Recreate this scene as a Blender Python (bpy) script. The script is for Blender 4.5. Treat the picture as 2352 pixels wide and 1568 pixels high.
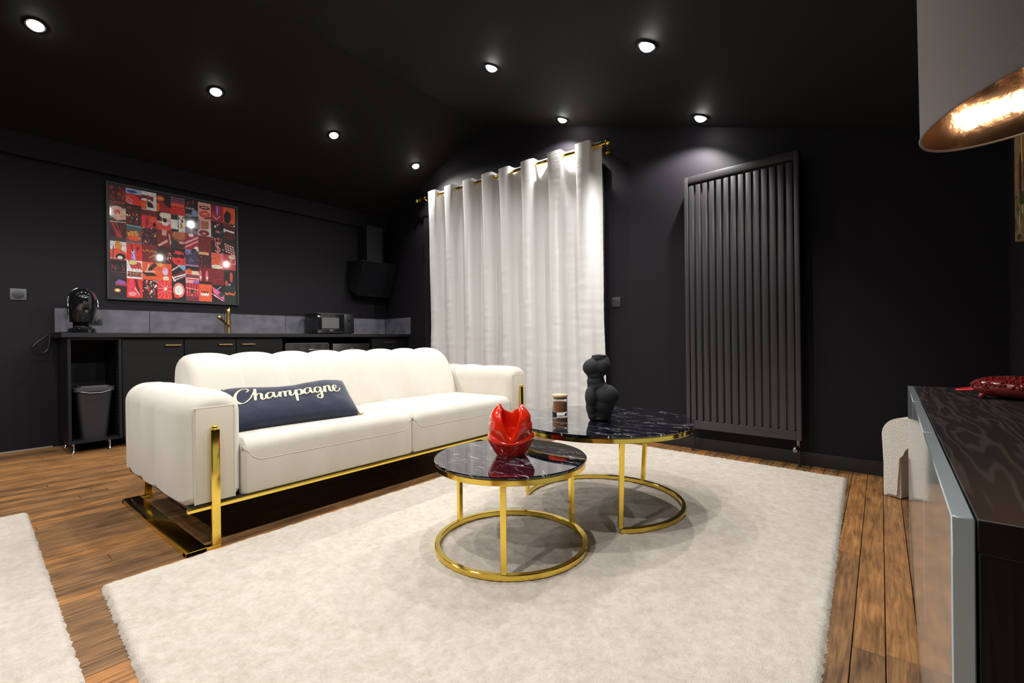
import bpy, bmesh, math, random
from math import sin, cos, pi, sqrt, radians, atan, hypot
from mathutils import Vector, Matrix, noise
random.seed(7)
for _o in list(bpy.data.objects): bpy.data.objects.remove(_o)
SC = bpy.context.scene
COL = SC.collection
# ------------------------------------------------------------------ camera
F_PX = 1049.4; EYE = 0.88
YAW, PIT, ROL = radians(38.9056), radians(-0.0843), radians(0.6889)
cam_d = bpy.data.cameras.new('camera'); cam = bpy.data.objects.new('camera', cam_d); COL.objects.link(cam)
cam_d.sensor_width = 36.0; cam_d.lens = F_PX / 2352 * 36.0; cam_d.clip_start = 0.02
_f = Vector((-sin(YAW)*cos(PIT), cos(YAW)*cos(PIT), sin(PIT)))
_r = Vector((cos(YAW), sin(YAW), 0)); _d = _f.cross(_r)
_r2 = _r*cos(ROL) + _d*sin(ROL); _d2 = -_r*sin(ROL) + _d*cos(ROL)
cam.matrix_world = Matrix(((_r2.x, -_d2.x, -_f.x, 0), (_r2.y, -_d2.y, -_f.y, 0), (_r2.z, -_d2.z, -_f.z, EYE), (0, 0, 0, 1)))
SC.camera = cam
# ------------------------------------------------------------------ world, light levels, exposure
W = bpy.data.worlds.new('world'); SC.world = W; W.use_nodes = True
W.node_tree.nodes['Background'].inputs[0].default_value = (0.02, 0.02, 0.022, 1)
W.node_tree.nodes['Background'].inputs[1].default_value = 0.2
SC.view_settings.view_transform = 'Standard'; SC.view_settings.look = 'None'
SC.view_settings.gamma = 1.0; SC.view_settings.use_curve_mapping = False
SC.view_settings.exposure = 0.0
SPOT_W = 57.0; SPOT_COL = (1.0, 0.97, 0.935); LAMP_W = 5.5; LAMP_COL = (1.0, 0.66, 0.40)

# ------------------------------------------------------------------ helpers
def link(o): COL.objects.link(o); return o
def tag(o, label=None, cat=None, group=None, kind=None):
    if label: o['label'] = label
    if cat: o['category'] = cat
    if group: o['group'] = group
    if kind: o['kind'] = kind
    return o
def thing(name, label, cat, loc=(0, 0, 0), rz=0.0, group=None):
    o = bpy.data.objects.new(name, None); link(o); o.empty_display_size = .1
    o.location = loc; o.rotation_euler = (0, 0, rz)
    return tag(o, label, cat, group)
def smooth(me, ang=40):
    me.polygons.foreach_set('use_smooth', [True]*len(me.polygons))
    try: me.set_sharp_from_angle(angle=radians(ang))
    except Exception: pass
def obj(name, bm, mat, parent=None, sm=True, ang=40, **kw):
    me = bpy.data.meshes.new(name)
    if isinstance(bm, bmesh.types.BMesh):
        bmesh.ops.recalc_face_normals(bm, faces=bm.faces); bm.to_mesh(me); bm.free()
    else:
        me.from_pydata(bm[0], [], bm[1]); me.validate()
    if mat: me.materials.append(mat)
    if sm: smooth(me, ang)
    o = bpy.data.objects.new(name, me); link(o)
    if parent: o.parent = parent
    return tag(o, **kw) if kw else o
def dup(root, loc=None, rz=None, label=None, rot=None):
    r = root.copy(); link(r)
    if loc is not None: r.location = loc
    if rz is not None: r.rotation_euler = (0, 0, rz)
    if rot is not None: r.rotation_euler = rot
    if label: r['label'] = label
    for ch in list(root.children):
        c = ch.copy(); link(c); c.parent = r
        for g in list(ch.children):
            k = g.copy(); link(k); k.parent = c
    return r
def box(bm, x0, x1, y0, y1, z0, z1, bev=0.0, seg=2, M=None):
    r = bmesh.ops.create_cube(bm, size=1.0); vs = r['verts']
    for v in vs:
        v.co = Vector(((x0+x1)/2 + v.co.x*(x1-x0), (y0+y1)/2 + v.co.y*(y1-y0), (z0+z1)/2 + v.co.z*(z1-z0)))
    if M: bmesh.ops.transform(bm, matrix=M, verts=vs)
    if bev > 0:
        es = list({e for v in vs for e in v.link_edges})
        bmesh.ops.bevel(bm, geom=es, offset=bev, segments=seg, affect='EDGES', profile=0.5)
    return bm
def bxo(name, x0, x1, y0, y1, z0, z1, mat, parent=None, bev=0.0, seg=2, **kw):
    return obj(name, box(bmesh.new(), x0, x1, y0, y1, z0, z1, bev, seg), mat, parent, **kw)
def lathe(bm, prof, n=48, c=(0, 0, 0), cap=True, M=None):
    rings = []
    for (r, z) in prof:
        rings.append([bm.verts.new((c[0]+r*cos(2*pi*i/n), c[1]+r*sin(2*pi*i/n), c[2]+z)) for i in range(n)])
    for a, b in zip(rings, rings[1:]):
        for i in range(n): bm.faces.new((a[i], a[(i+1) % n], b[(i+1) % n], b[i]))
    if cap:
        bm.faces.new(rings[0][::-1]); bm.faces.new(rings[-1])
    if M: bmesh.ops.transform(bm, matrix=M, verts=[v for r in rings for v in r])
    return bm
def sweep(bm, pts, sect, closed=False, up=Vector((0, 0, 1)), cap=True):
    """sweep section [(a,b)] (a sideways, b along up-ish) along pts"""
    P = [Vector(p) for p in pts]; n = len(P); rings = []
    for i, p in enumerate(P):
        t0 = P[i]-P[i-1] if (i > 0 or closed) else P[1]-P[0]
        t1 = P[(i+1) % n]-p if (i < n-1 or closed) else P[-1]-P[-2]
        t0 = t0.normalized(); t1 = t1.normalized(); t = (t0+t1)
        t = t.normalized() if t.length > 1e-6 else t1
        u = up if abs(t.dot(up)) < .95 else Vector((1, 0, 0))
        s = t.cross(u).normalized(); w = s.cross(t).normalized()
        k = 1/max(.4, t.dot(t1))
        rings.append([bm.verts.new(p + s*a*k + w*b) for a, b in sect])
    m = len(sect)
    for i in range(n if closed else n-1):
        A, B = rings[i], rings[(i+1) % n]
        for j in range(m): bm.faces.new((A[j], A[(j+1) % m], B[(j+1) % m], B[j]))
    if cap and not closed:
        bm.faces.new(rings[0]); bm.faces.new(rings[-1][::-1])
    return bm
def circ_sect(r, n=10): return [(r*cos(2*pi*i/n), r*sin(2*pi*i/n)) for i in range(n)]
def rect_sect(w, h, b=0.0):
    if b <= 0: return [(-w/2, -h/2), (w/2, -h/2), (w/2, h/2), (-w/2, h/2)]
    x, y = w/2, h/2
    return [(-x+b, -y), (x-b, -y), (x, -y+b), (x, y-b), (x-b, y), (-x+b, y), (-x, y-b), (-x, -y+b)]
def tube(bm, pts, r, n=10, closed=False): return sweep(bm, pts, circ_sect(r, n), closed)
def catmull(pts, k=8, closed=False):
    P = [Vector(p) for p in pts]; n = len(P); out = []
    rng = range(n if closed else n-1)
    for i in rng:
        p0 = P[(i-1) % n] if (closed or i > 0) else P[0]
        p1 = P[i]; p2 = P[(i+1) % n]; p3 = P[(i+2) % n] if (closed or i < n-2) else P[-1]
        for j in range(k):
            t = j/k
            out.append(0.5*((2*p1)+(p2-p0)*t+(2*p0-5*p1+4*p2-p3)*t*t+(3*p1-p0-3*p2+p3)*t**3))
    if not closed: out.append(P[-1])
    return out
def grid_mesh(fn, nu, nv, closed_u=False):
    vs, fs = [], []
    for j in range(nv+1):
        for i in range(nu + (0 if closed_u else 1)): vs.append(fn(i/nu, j/nv))
    w = nu if closed_u else nu+1
    for j in range(nv):
        for i in range(nu):
            a = j*w+i; b = j*w+(i+1) % w; fs.append((a, b, b+w, a+w))
    return vs, fs
# --------------------------------------------------------- materials
MATS = {}
def mat(name, col, rough=0.6, metal=0.0, spec=0.5, coat=0.0, sheen=0.0, trans=0.0, emit=None, est=0.0, ior=None,
        noise_=None, bump=None, coat_r=0.05):
    m = bpy.data.materials.new(name); m.use_nodes = True; nt = m.node_tree; b = nt.nodes['Principled BSDF']
    b.inputs['Base Color'].default_value = (*col, 1); b.inputs['Roughness'].default_value = rough
    b.inputs['Metallic'].default_value = metal; b.inputs['Specular IOR Level'].default_value = spec
    b.inputs['Coat Weight'].default_value = coat; b.inputs['Coat Roughness'].default_value = coat_r
    b.inputs['Sheen Weight'].default_value = sheen
    b.inputs['Transmission Weight'].default_value = trans
    if ior: b.inputs['IOR'].default_value = ior
    if emit: b.inputs['Emission Color'].default_value = (*emit, 1); b.inputs['Emission Strength'].default_value = est
    if noise_:   # (scale xyz, amount, second colour, detail)
        sc, c2, det, lo, hi = noise_
        tc = nt.nodes.new('ShaderNodeTexCoord'); mp = nt.nodes.new('ShaderNodeMapping'); nz = nt.nodes.new('ShaderNodeTexNoise')
        mp.inputs['Scale'].default_value = sc; nz.inputs['Detail'].default_value = det; nz.inputs['Scale'].default_value = 1.0
        rp = nt.nodes.new('ShaderNodeValToRGB'); rp.color_ramp.elements[0].position = lo; rp.color_ramp.elements[1].position = hi
        rp.color_ramp.elements[0].color = (*col, 1); rp.color_ramp.elements[1].color = (*c2, 1)
        nt.links.new(tc.outputs['Object'], mp.inputs[0]); nt.links.new(mp.outputs[0], nz.inputs['Vector'])
        nt.links.new(nz.outputs[0], rp.inputs[0]); nt.links.new(rp.outputs[0], b.inputs['Base Color'])
    if bump:     # (scale xyz, strength, distance, detail)
        sc, st, di, det = bump
        tc = nt.nodes.new('ShaderNodeTexCoord'); mp = nt.nodes.new('ShaderNodeMapping'); nz = nt.nodes.new('ShaderNodeTexNoise')
        mp.inputs['Scale'].default_value = sc; nz.inputs['Detail'].default_value = det; nz.inputs['Scale'].default_value = 1.0
        bp = nt.nodes.new('ShaderNodeBump'); bp.inputs['Strength'].default_value = st; bp.inputs['Distance'].default_value = di
        nt.links.new(tc.outputs['Object'], mp.inputs[0]); nt.links.new(mp.outputs[0], nz.inputs['Vector'])
        nt.links.new(nz.outputs[0], bp.inputs['Height']); nt.links.new(bp.outputs[0], b.inputs['Normal'])
    MATS[name] = m
    return m
M_wall = mat('wall_black_paint', (.0097, .0084, .0118), .6, spec=.18, bump=((60, 60, 60), .12, .002, 3))
M_ceil = mat('ceiling_black_paint', (.0135, .0130, .0140), .7, spec=.15, bump=((40, 40, 40), .1, .002, 2))
M_trim = mat('black_satin_paint', (.014, .014, .016), .4)
M_gold = mat('polished_gold', (.90, .65, .12), .13, 1.0)
M_brass = mat('brushed_brass', (.80, .57, .20), .28, 1.0)
M_velvet = mat('cream_velvet', (.575, .54, .465), .82, spec=.25, sheen=.35, bump=((30, 30, 9), .18, .004, 3),
               noise_=((5, 5, 2.2), (.635, .60, .535), 4, .35, .68))
M_velvet2 = mat('cream_velvet_panel', (.58, .53, .44), .85, spec=.2, sheen=.3, bump=((30, 30, 9), .15, .003, 3))
M_curt = mat('ivory_curtain_cloth', (.66, .655, .65), .9, spec=.15, sheen=.15, bump=((9, 9, 90), .22, .003, 3))
M_navy = mat('navy_velvet', (.012, .018, .042), .85, spec=.2, sheen=.5, bump=((25, 25, 25), .4, .006, 3))
M_script = mat('gold_print', (.86, .66, .38), .5)
M_kdoor = mat('matt_black_cabinet', (.0062, .0060, .0066), .45, spec=.25)
M_kside = mat('black_cabinet_board', (.008, .008, .009), .5, spec=.25)
M_work = mat('black_worktop', (.009, .0085, .011), .35, noise_=((6, 6, 6), (.012, .0115, .013), 3, .4, .7))
M_gloss = mat('gloss_black_plastic', (.006, .006, .008), .08, coat=1.0)
M_satin = mat('satin_black_plastic', (.012, .012, .013), .35)
M_grayp = mat('dark_grey_plastic', (.042, .042, .050), .45)
M_binb = mat('bin_grey_plastic', (.019, .019, .024), .45)
M_rad = mat('anthracite_radiator', (.034, .031, .035), .38)
M_chrome = mat('chrome', (.75, .75, .75), .12, 1.0)
M_steel = mat('dark_steel', (.20, .20, .20), .25, 1.0)
M_glassb = mat('black_glass', (.008, .008, .010), .05, coat=1.0)
M_glass = mat('clear_glass', (1, 1, 1), .01, trans=1.0, ior=1.45)
M_wax = mat('amber_wax', (.42, .17, .045), .4)
M_lid = mat('pale_wood_lid', (.62, .45, .27), .6, noise_=((8, 60, 8), (.5, .34, .19), 3, .4, .7))
M_red = mat('red_glazed_ceramic', (.66, .022, .006), .10, coat=1.0)
M_bead = mat('red_glass_beads', (.20, .008, .006), .25, coat=1.0)
M_sculpt = mat('matt_black_ceramic', (.016, .016, .019), .75, spec=.35, bump=((60, 60, 60), .3, .003, 4))
M_boucle = mat('white_boucle', (.74, .71, .65), .95, spec=.1, sheen=.3)
M_blue = mat('gloss_blue_lacquer', (.45, .515, .53), .13, coat=.7)
M_shade = mat('grey_linen_shade', (.26, .235, .235), .9, spec=.15, bump=((160, 160, 260), .5, .002, 2))
M_copper = mat('copper_foil_lining', (.80, .56, .39), .13, 1.0, bump=((35, 35, 35), .25, .004, 4))
M_swp = mat('grey_switch_plate', (.095, .092, .095), .45)
M_swd = mat('grey_switch_rocker', (.030, .032, .040), .4)
M_sock = mat('black_socket', (.03, .03, .034), .4)
M_lens = mat('lit_lamp_lens', (1, 1, 1), .5, emit=(1, .97, .92), est=60.0)
M_bulb = mat('lit_bulb', (1, 1, 1), .5, emit=(1, .72, .45), est=14.0)
M_tile = mat('grey_stone_tile', (.075, .075, .095), .5, noise_=((8, 8, 12), (.14, .137, .168), 9, .3, .7),
             bump=((20, 20, 20), .15, .002, 4))
M_fold = mat('paper_seam', (.30, .26, .22), .9)

def nodes_of(m): return m.node_tree.nodes, m.node_tree.links, m.node_tree.nodes['Principled BSDF']
def N(nt, t, **kw):
    n = nt.new(t)
    for k, v in kw.items():
        if k in n.inputs: n.inputs[k].default_value = v
        else: setattr(n, k, v)
    return n
# plank wood
def wood_planks():
    m = mat('old_pine_planks', (.2, .1, .05), .42, spec=.45); nt, L, b = nodes_of(m)
    tc = N(nt, 'ShaderNodeTexCoord'); geo = N(nt, 'ShaderNodeNewGeometry'); oi = N(nt, 'ShaderNodeObjectInfo')
    mp = N(nt, 'ShaderNodeMapping'); mp.inputs['Scale'].default_value = (90, 6, 1)
    mul = N(nt, 'ShaderNodeMath', operation='MULTIPLY'); mul.inputs[1].default_value = 37.0
    cmb = N(nt, 'ShaderNodeCombineXYZ'); L.new(oi.outputs['Random'], mul.inputs[0]); L.new(mul.outputs[0], cmb.inputs['Y'])
    add = N(nt, 'ShaderNodeVectorMath', operation='ADD')
    L.new(geo.outputs['Position'], mp.inputs[0]); L.new(mp.outputs[0], add.inputs[0]); L.new(cmb.outputs[0], add.inputs[1])
    nz = N(nt, 'ShaderNodeTexNoise', Scale=1.0, Detail=6.0, Roughness=.62, Distortion=.5); L.new(add.outputs[0], nz.inputs['Vector'])
    mp2 = N(nt, 'ShaderNodeMapping'); mp2.inputs['Scale'].default_value = (14, 5, 1); L.new(geo.outputs['Position'], mp2.inputs[0])
    nz2 = N(nt, 'ShaderNodeTexNoise', Scale=1.0, Detail=5.0, Roughness=.6); L.new(mp2.outputs[0], nz2.inputs['Vector'])
    r1 = N(nt, 'ShaderNodeValToRGB'); e = r1.color_ramp.elements
    e[0].position = .25; e[0].color = (.090, .046, .018, 1); e[1].position = .75; e[1].color = (.43, .235, .085, 1)
    k = e.new(.5); k.color = (.265, .140, .053, 1)
    L.new(nz.outputs[0], r1.inputs[0])
    r2 = N(nt, 'ShaderNodeValToRGB'); e = r2.color_ramp.elements
    e[0].position = .34; e[0].color = (.62, .60, .62, 1); e[1].position = .60; e[1].color = (1.1, 1.03, .95, 1)
    L.new(nz2.outputs[0], r2.inputs[0])
    r3 = N(nt, 'ShaderNodeValToRGB'); e = r3.color_ramp.elements
    e[0].position = 0; e[0].color = (.62, .62, .66, 1); e[1].position = 1; e[1].color = (1.35, 1.15, .85, 1)
    k = e.new(.5); k.color = (.95, .93, .93, 1)
    L.new(oi.outputs['Random'], r3.inputs[0])
    m1 = N(nt, 'ShaderNodeMix', data_type='RGBA', blend_type='MULTIPLY'); m1.inputs[0].default_value = 1
    m2 = N(nt, 'ShaderNodeMix', data_type='RGBA', blend_type='MULTIPLY'); m2.inputs[0].default_value = 1
    L.new(r1.outputs[0], m1.inputs[6]); L.new(r2.outputs[0], m1.inputs[7])
    L.new(m1.outputs[2], m2.inputs[6]); L.new(r3.outputs[0], m2.inputs[7]); L.new(m2.outputs[2], b.inputs['Base Color'])
    bp = N(nt, 'ShaderNodeBump', Strength=.25, Distance=.002); L.new(nz.outputs[0], bp.inputs['Height']); L.new(bp.outputs[0], b.inputs['Normal'])
    rr = N(nt, 'ShaderNodeMapRange'); rr.inputs[3].default_value = .34; rr.inputs[4].default_value = .6
    L.new(nz2.outputs[0], rr.inputs[0]); L.new(rr.outputs[0], b.inputs['Roughness'])
    return m
M_plank = wood_planks()
M_under = mat('dark_subfloor', (.03, .018, .010), .8)
def dark_oak():
    m = mat('dark_oak_veneer', (.02, .014, .012), .5, spec=.3); nt, L, b = nodes_of(m)
    tc = N(nt, 'ShaderNodeTexCoord'); mp = N(nt, 'ShaderNodeMapping'); mp.inputs['Scale'].default_value = (16, 2.2, 2.2)
    mp.inputs['Scale'].default_value = (10, 1.1, 1.1)
    L.new(tc.outputs['Object'], mp.inputs[0])
    wv = N(nt, 'ShaderNodeTexNoise', Scale=1.0, Detail=3.0, Roughness=.6, Distortion=.4); L.new(mp.outputs[0], wv.inputs['Vector'])
    ml = N(nt, 'ShaderNodeMath', operation='MULTIPLY'); ml.inputs[1].default_value = 55; L.new(wv.outputs[0], ml.inputs[0])
    sp = N(nt, 'ShaderNodeSeparateXYZ'); L.new(tc.outputs['Object'], sp.inputs[0])
    m9 = N(nt, 'ShaderNodeMath', operation='MULTIPLY_ADD'); m9.inputs[1].default_value = 230; L.new(sp.outputs['X'], m9.inputs[0]); L.new(ml.outputs[0], m9.inputs[2])
    sn = N(nt, 'ShaderNodeMath', operation='SINE'); L.new(m9.outputs[0], sn.inputs[0])
    r = N(nt, 'ShaderNodeValToRGB'); e = r.color_ramp.elements; e[0].position = .1; e[0].color = (.012, .009, .009, 1)
    e[1].position = 1; e[1].color = (.042, .031, .028, 1); L.new(sn.outputs[0], r.inputs[0]); L.new(r.outputs[0], b.inputs['Base Color'])
    bp = N(nt, 'ShaderNodeBump', Strength=.35, Distance=.001); L.new(sn.outputs[0], bp.inputs['Height']); L.new(bp.outputs[0], b.inputs['Normal'])
    return m
M_oak = dark_oak()
def marble():
    m = mat('black_marble_glass', (.004, .004, .008), .03, spec=.6, coat=1.0, coat_r=.01); nt, L, b = nodes_of(m)
    tc = N(nt, 'ShaderNodeTexCoord')
    def vein(rot, sc, w, dist, mscale, seed):
        mp = N(nt, 'ShaderNodeMapping'); mp.inputs['Rotation'].default_value = (0, 0, rot); mp.inputs['Location'].default_value = (seed, seed*.7, 0)
        mp.inputs['Scale'].default_value = (sc*.16, sc, 1)
        L.new(tc.outputs['Object'], mp.inputs[0])
        nz = N(nt, 'ShaderNodeTexNoise', Scale=1.0, Detail=3.0, Roughness=.55, Distortion=dist); L.new(mp.outputs[0], nz.inputs['Vector'])
        s = N(nt, 'ShaderNodeMath', operation='SUBTRACT'); s.inputs[1].default_value = .5; L.new(nz.outputs[0], s.inputs[0])
        a = N(nt, 'ShaderNodeMath', operation='ABSOLUTE'); L.new(s.outputs[0], a.inputs[0])
        r = N(nt, 'ShaderNodeMapRange'); r.inputs[1].default_value = 0; r.inputs[2].default_value = w; r.inputs[3].default_value = 1; r.inputs[4].default_value = 0
        L.new(a.outputs[0], r.inputs[0])
        mk = N(nt, 'ShaderNodeTexNoise', Scale=mscale, Detail=1.0)
        ad = N(nt, 'ShaderNodeVectorMath', operation='ADD'); ad.inputs[1].default_value = (seed*3, 1, 2); L.new(tc.outputs['Object'], ad.inputs[0]); L.new(ad.outputs[0], mk.inputs['Vector'])
        mr = N(nt, 'ShaderNodeMapRange'); mr.inputs[1].default_value = .50; mr.inputs[2].default_value = .58; L.new(mk.outputs[0], mr.inputs[0])
        mu = N(nt, 'ShaderNodeMath', operation='MULTIPLY'); L.new(r.outputs[0], mu.inputs[0]); L.new(mr.outputs[0], mu.inputs[1])
        return mu
    v1 = vein(-.68, 18, .006, .25, 9, 1.3); v2 = vein(-.60, 24, .007, .3, 8, 4.1); v3 = vein(.5, 10, .004, .3, 6, 7.7)
    mx = N(nt, 'ShaderNodeMath', operation='MAXIMUM'); L.new(v1.outputs[0], mx.inputs[0]); L.new(v2.outputs[0], mx.inputs[1])
    mx2 = N(nt, 'ShaderNodeMath', operation='MAXIMUM'); L.new(mx.outputs[0], mx2.inputs[0]); L.new(v3.outputs[0], mx2.inputs[1])
    mix = N(nt, 'ShaderNodeMix', data_type='RGBA'); mix.inputs[6].default_value = (.004, .004, .009, 1); mix.inputs[7].default_value = (.75, .76, .80, 1)
    L.new(mx2.outputs[0], mix.inputs[0]); L.new(mix.outputs[2], b.inputs['Base Color'])
    return m
M_marble = marble()
def rug_mat():
    m = mat('ivory_rug_pile', (.78, .72, .64), 1.0, spec=.05, sheen=.2); nt, L, b = nodes_of(m)
    geo = N(nt, 'ShaderNodeNewGeometry')
    n1 = N(nt, 'ShaderNodeTexNoise', Scale=24.0, Detail=9.0, Roughness=.80); L.new(geo.outputs['Position'], n1.inputs['Vector'])
    r = N(nt, 'ShaderNodeValToRGB'); e = r.color_ramp.elements; e[0].position = .30; e[0].color = (.49, .42, .34, 1)
    e[1].position = .60; e[1].color = (.665, .605, .53, 1); L.new(n1.outputs[0], r.inputs[0]); L.new(r.outputs[0], b.inputs['Base Color'])
    n2 = N(nt, 'ShaderNodeTexNoise', Scale=230.0, Detail=3.0, Roughness=.7); L.new(geo.outputs['Position'], n2.inputs['Vector'])
    bp = N(nt, 'ShaderNodeBump', Strength=.8, Distance=.006); L.new(n2.outputs[0], bp.inputs['Height']); L.new(bp.outputs[0], b.inputs['Normal'])
    return m
M_rug = rug_mat()
def boucle_bump():
    nt, L, b = nodes_of(M_boucle); geo = N(nt, 'ShaderNodeNewGeometry')
    v = N(nt, 'ShaderNodeTexVoronoi', Scale=210.0); L.new(geo.outputs['Position'], v.inputs['Vector'])
    bp = N(nt, 'ShaderNodeBump', Strength=.7, Distance=.003); bp.invert = True
    L.new(v.outputs['Distance'], bp.inputs['Height']); L.new(bp.outputs[0], b.inputs['Normal'])
boucle_bump()
def vcol_mat(name, rough=.6, coat=0.0):
    m = mat(name, (.5, .5, .5), rough, coat=coat); nt, L, b = nodes_of(m)
    a = N(nt, 'ShaderNodeVertexColor'); a.layer_name = 'Col'; L.new(a.outputs[0], b.inputs['Base Color']); return m
M_print = vcol_mat('poster_print', .5, coat=.7)
def grain(m):
    nt, L, b = nodes_of(m); a = [n for n in nt if n.bl_idname == 'ShaderNodeVertexColor'][0]
    geo = N(nt, 'ShaderNodeNewGeometry'); nz = N(nt, 'ShaderNodeTexNoise', Scale=55.0, Detail=4.0, Roughness=.7); L.new(geo.outputs['Position'], nz.inputs['Vector'])
    mr = N(nt, 'ShaderNodeMapRange'); mr.inputs[1].default_value = .35; mr.inputs[2].default_value = .65; mr.inputs[3].default_value = .72; mr.inputs[4].default_value = 1.2; L.new(nz.outputs[0], mr.inputs[0])
    mx = N(nt, 'ShaderNodeVectorMath', operation='SCALE'); L.new(a.outputs[0], mx.inputs[0]); L.new(mr.outputs[0], mx.inputs['Scale']); L.new(mx.outputs[0], b.inputs['Base Color'])
grain(M_print)
M_paint = mat('oil_painting', (.2, .15, .08), .5)

# ------------------------------------------------------------------ room shell
XL, XR, YF = -5.65, 0.55, -3.2
WA = -atan(.062)                                   # the far wall runs slightly askew
def wy(x): return 3.70 - .062*x
XRG, ZRG, SR = -3.516, 3.364, .335
SL = (ZRG-2.66)/(XRG-XL)
def zc(x): return ZRG-SR*(x-XRG) if x > XRG else ZRG-SL*(XRG-x)
def prism(poly, off):
    bm = bmesh.new(); a = [bm.verts.new(p) for p in poly]; b = [bm.verts.new(Vector(p)+Vector(off)) for p in poly]
    bm.faces.new(a); bm.faces.new(b[::-1]); n = len(a)
    for i in range(n): bm.faces.new((a[i], a[(i+1) % n], b[(i+1) % n], b[i]))
    return bm
def struct(name, bm, m, **kw): return obj(name, bm, m, None, sm=False, kind='structure', **kw)
floor = struct('floor', box(bmesh.new(), XL-.1, XR+.1, YF-.1, 4.2, -.12, -.022), M_under)
struct('wall_left', prism([(XL, YF, -.05), (XL, wy(XL), -.05), (XL, wy(XL), zc(XL)+.05), (XL, YF, zc(XL)+.05)], (-.1, 0, 0)), M_wall)
struct('wall_right', prism([(XR, YF, -.05), (XR, wy(XR), -.05), (XR, wy(XR), zc(XR)+.05), (XR, YF, zc(XR)+.05)], (.1, 0, 0)), M_wall)
xs = [XL-.1, XRG, XR+.1]
struct('wall_back', prism([(xs[0], wy(xs[0]), -.05), (xs[2], wy(xs[2]), -.05), (xs[2], wy(xs[2]), zc(xs[2])+.05), (xs[1], wy(xs[1]), ZRG+.05), (xs[0], wy(xs[0]), zc(xs[0])+.05)], (0, .1, 0)), M_wall)
struct('wall_front', prism([(xs[0], YF, -.05), (xs[2], YF, -.05), (xs[2], YF, zc(xs[2])+.05), (xs[1], YF, ZRG+.05), (xs[0], YF, zc(xs[0])+.05)], (0, -.1, 0)), M_wall)
bm = bmesh.new()
p = [(XL-.1, zc(XL-.1)), (XRG, ZRG), (XR+.1, zc(XR+.1)), (XR+.1, zc(XR+.1)+.08), (XRG, ZRG+.08), (XL-.1, zc(XL-.1)+.08)]
a = [bm.verts.new((x, YF-.1, z)) for x, z in p]; b = [bm.verts.new((x, wy(x)+.1, z)) for x, z in p]
for i in range(6): bm.faces.new((a[i], a[(i+1) % 6], b[(i+1) % 6], b[i]))
bm.faces.new((a[0], a[1], a[4], a[5])); bm.faces.new((a[1], a[2], a[3], a[4])); bm.faces.new((b[0], b[1], b[4], b[5])); bm.faces.new((b[1], b[2], b[3], b[4]))
struct('ceiling', bm, M_ceil)
struct('trim_1', prism([(XL, YF, 2.485), (XL, wy(XL), 2.485), (XL, wy(XL), 2.70), (XL, YF, 2.70)], (.055, 0, 0)), M_wall)
# frame on the far wall: s along the wall, d out of it
UW = Vector((cos(WA), sin(WA), 0)); NW = Vector((UW.y, -UW.x, 0)); OW = Vector((0, 3.70, 0))
def WP(s, d, z): v = OW+UW*s+NW*d; return Vector((v.x, v.y, z))
MW = Matrix(((UW.x, NW.x, 0, OW.x), (UW.y, NW.y, 0, OW.y), (0, 0, 1, 0), (0, 0, 0, 1)))
def wbox(bm, s0, s1, d0, d1, z0, z1, bev=0): return box(bm, s0, s1, d0, d1, z0, z1, bev, M=MW)
struct('baseboard_back', wbox(bmesh.new(), -5.1, .54, 0.0, .014, 0, .092), M_trim)
struct('baseboard_right', box(bmesh.new(), XR-.014, XR, YF, wy(XR)-.014, 0, .092), M_trim)
struct('baseboard_left', box(bmesh.new(), XL, XL+.004, YF, .58, 0, .012), M_fold)
# planks
def plank_mesh(w, l):
    bm = box(bmesh.new(), -w/2, w/2, -l/2, l/2, -.02, 0, .0012, 1)
    me = bpy.data.meshes.new('plank'); bm.to_mesh(me); bm.free(); me.materials.append(M_plank); return me
PW = .0752; lens_ = [1.45, 1.72, 2.05, 2.4, 2.75]; pm = [plank_mesh(PW-.0024, l-.002) for l in lens_]
ncol = int((XR-XL)/PW)+1; npl = 0
for c in range(ncol):
    x = .0035+.0752/2+PW*(-int((.0035-XL)/PW)-1+c)
    if x-PW/2 > XR or x+PW/2 < XL: continue
    yend = wy(x)-.004; y = -.75-random.random()*.9 if x < -2.2 else -.35-random.random()*1.1
    rest = yend-y
    # near gaps: a board end where the photograph shows one
    while rest > .3:
        k = random.randrange(5); l = lens_[k]
        if l > rest-.31: me = plank_mesh(PW-.0024, rest-.002); l = rest
        else: me = pm[k]
        if abs(x-.0405) < .01 and y < 1.3: l = 1.628-y if 1.628-y < rest else rest; me = plank_mesh(PW-.0024, l-.002)
        o = bpy.data.objects.new('plank', me); link(o); o.parent = floor; o.location = (x, y+l/2, random.uniform(-.0006, 0)); npl += 1
        y += l; rest = yend-y
# remaining plank floor behind the viewer
bm = bmesh.new()
for c in range(ncol):
    x = .0035+.0752/2+PW*(-int((.0035-XL)/PW)-1+c)
    if x-PW/2 > XR or x+PW/2 < XL: continue
    box(bm, x-PW/2+.0008, x+PW/2-.0008, YF, -1.7, -.02, 0)
obj('plank_run', bm, M_plank, floor, sm=False, kind='stuff')

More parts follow.
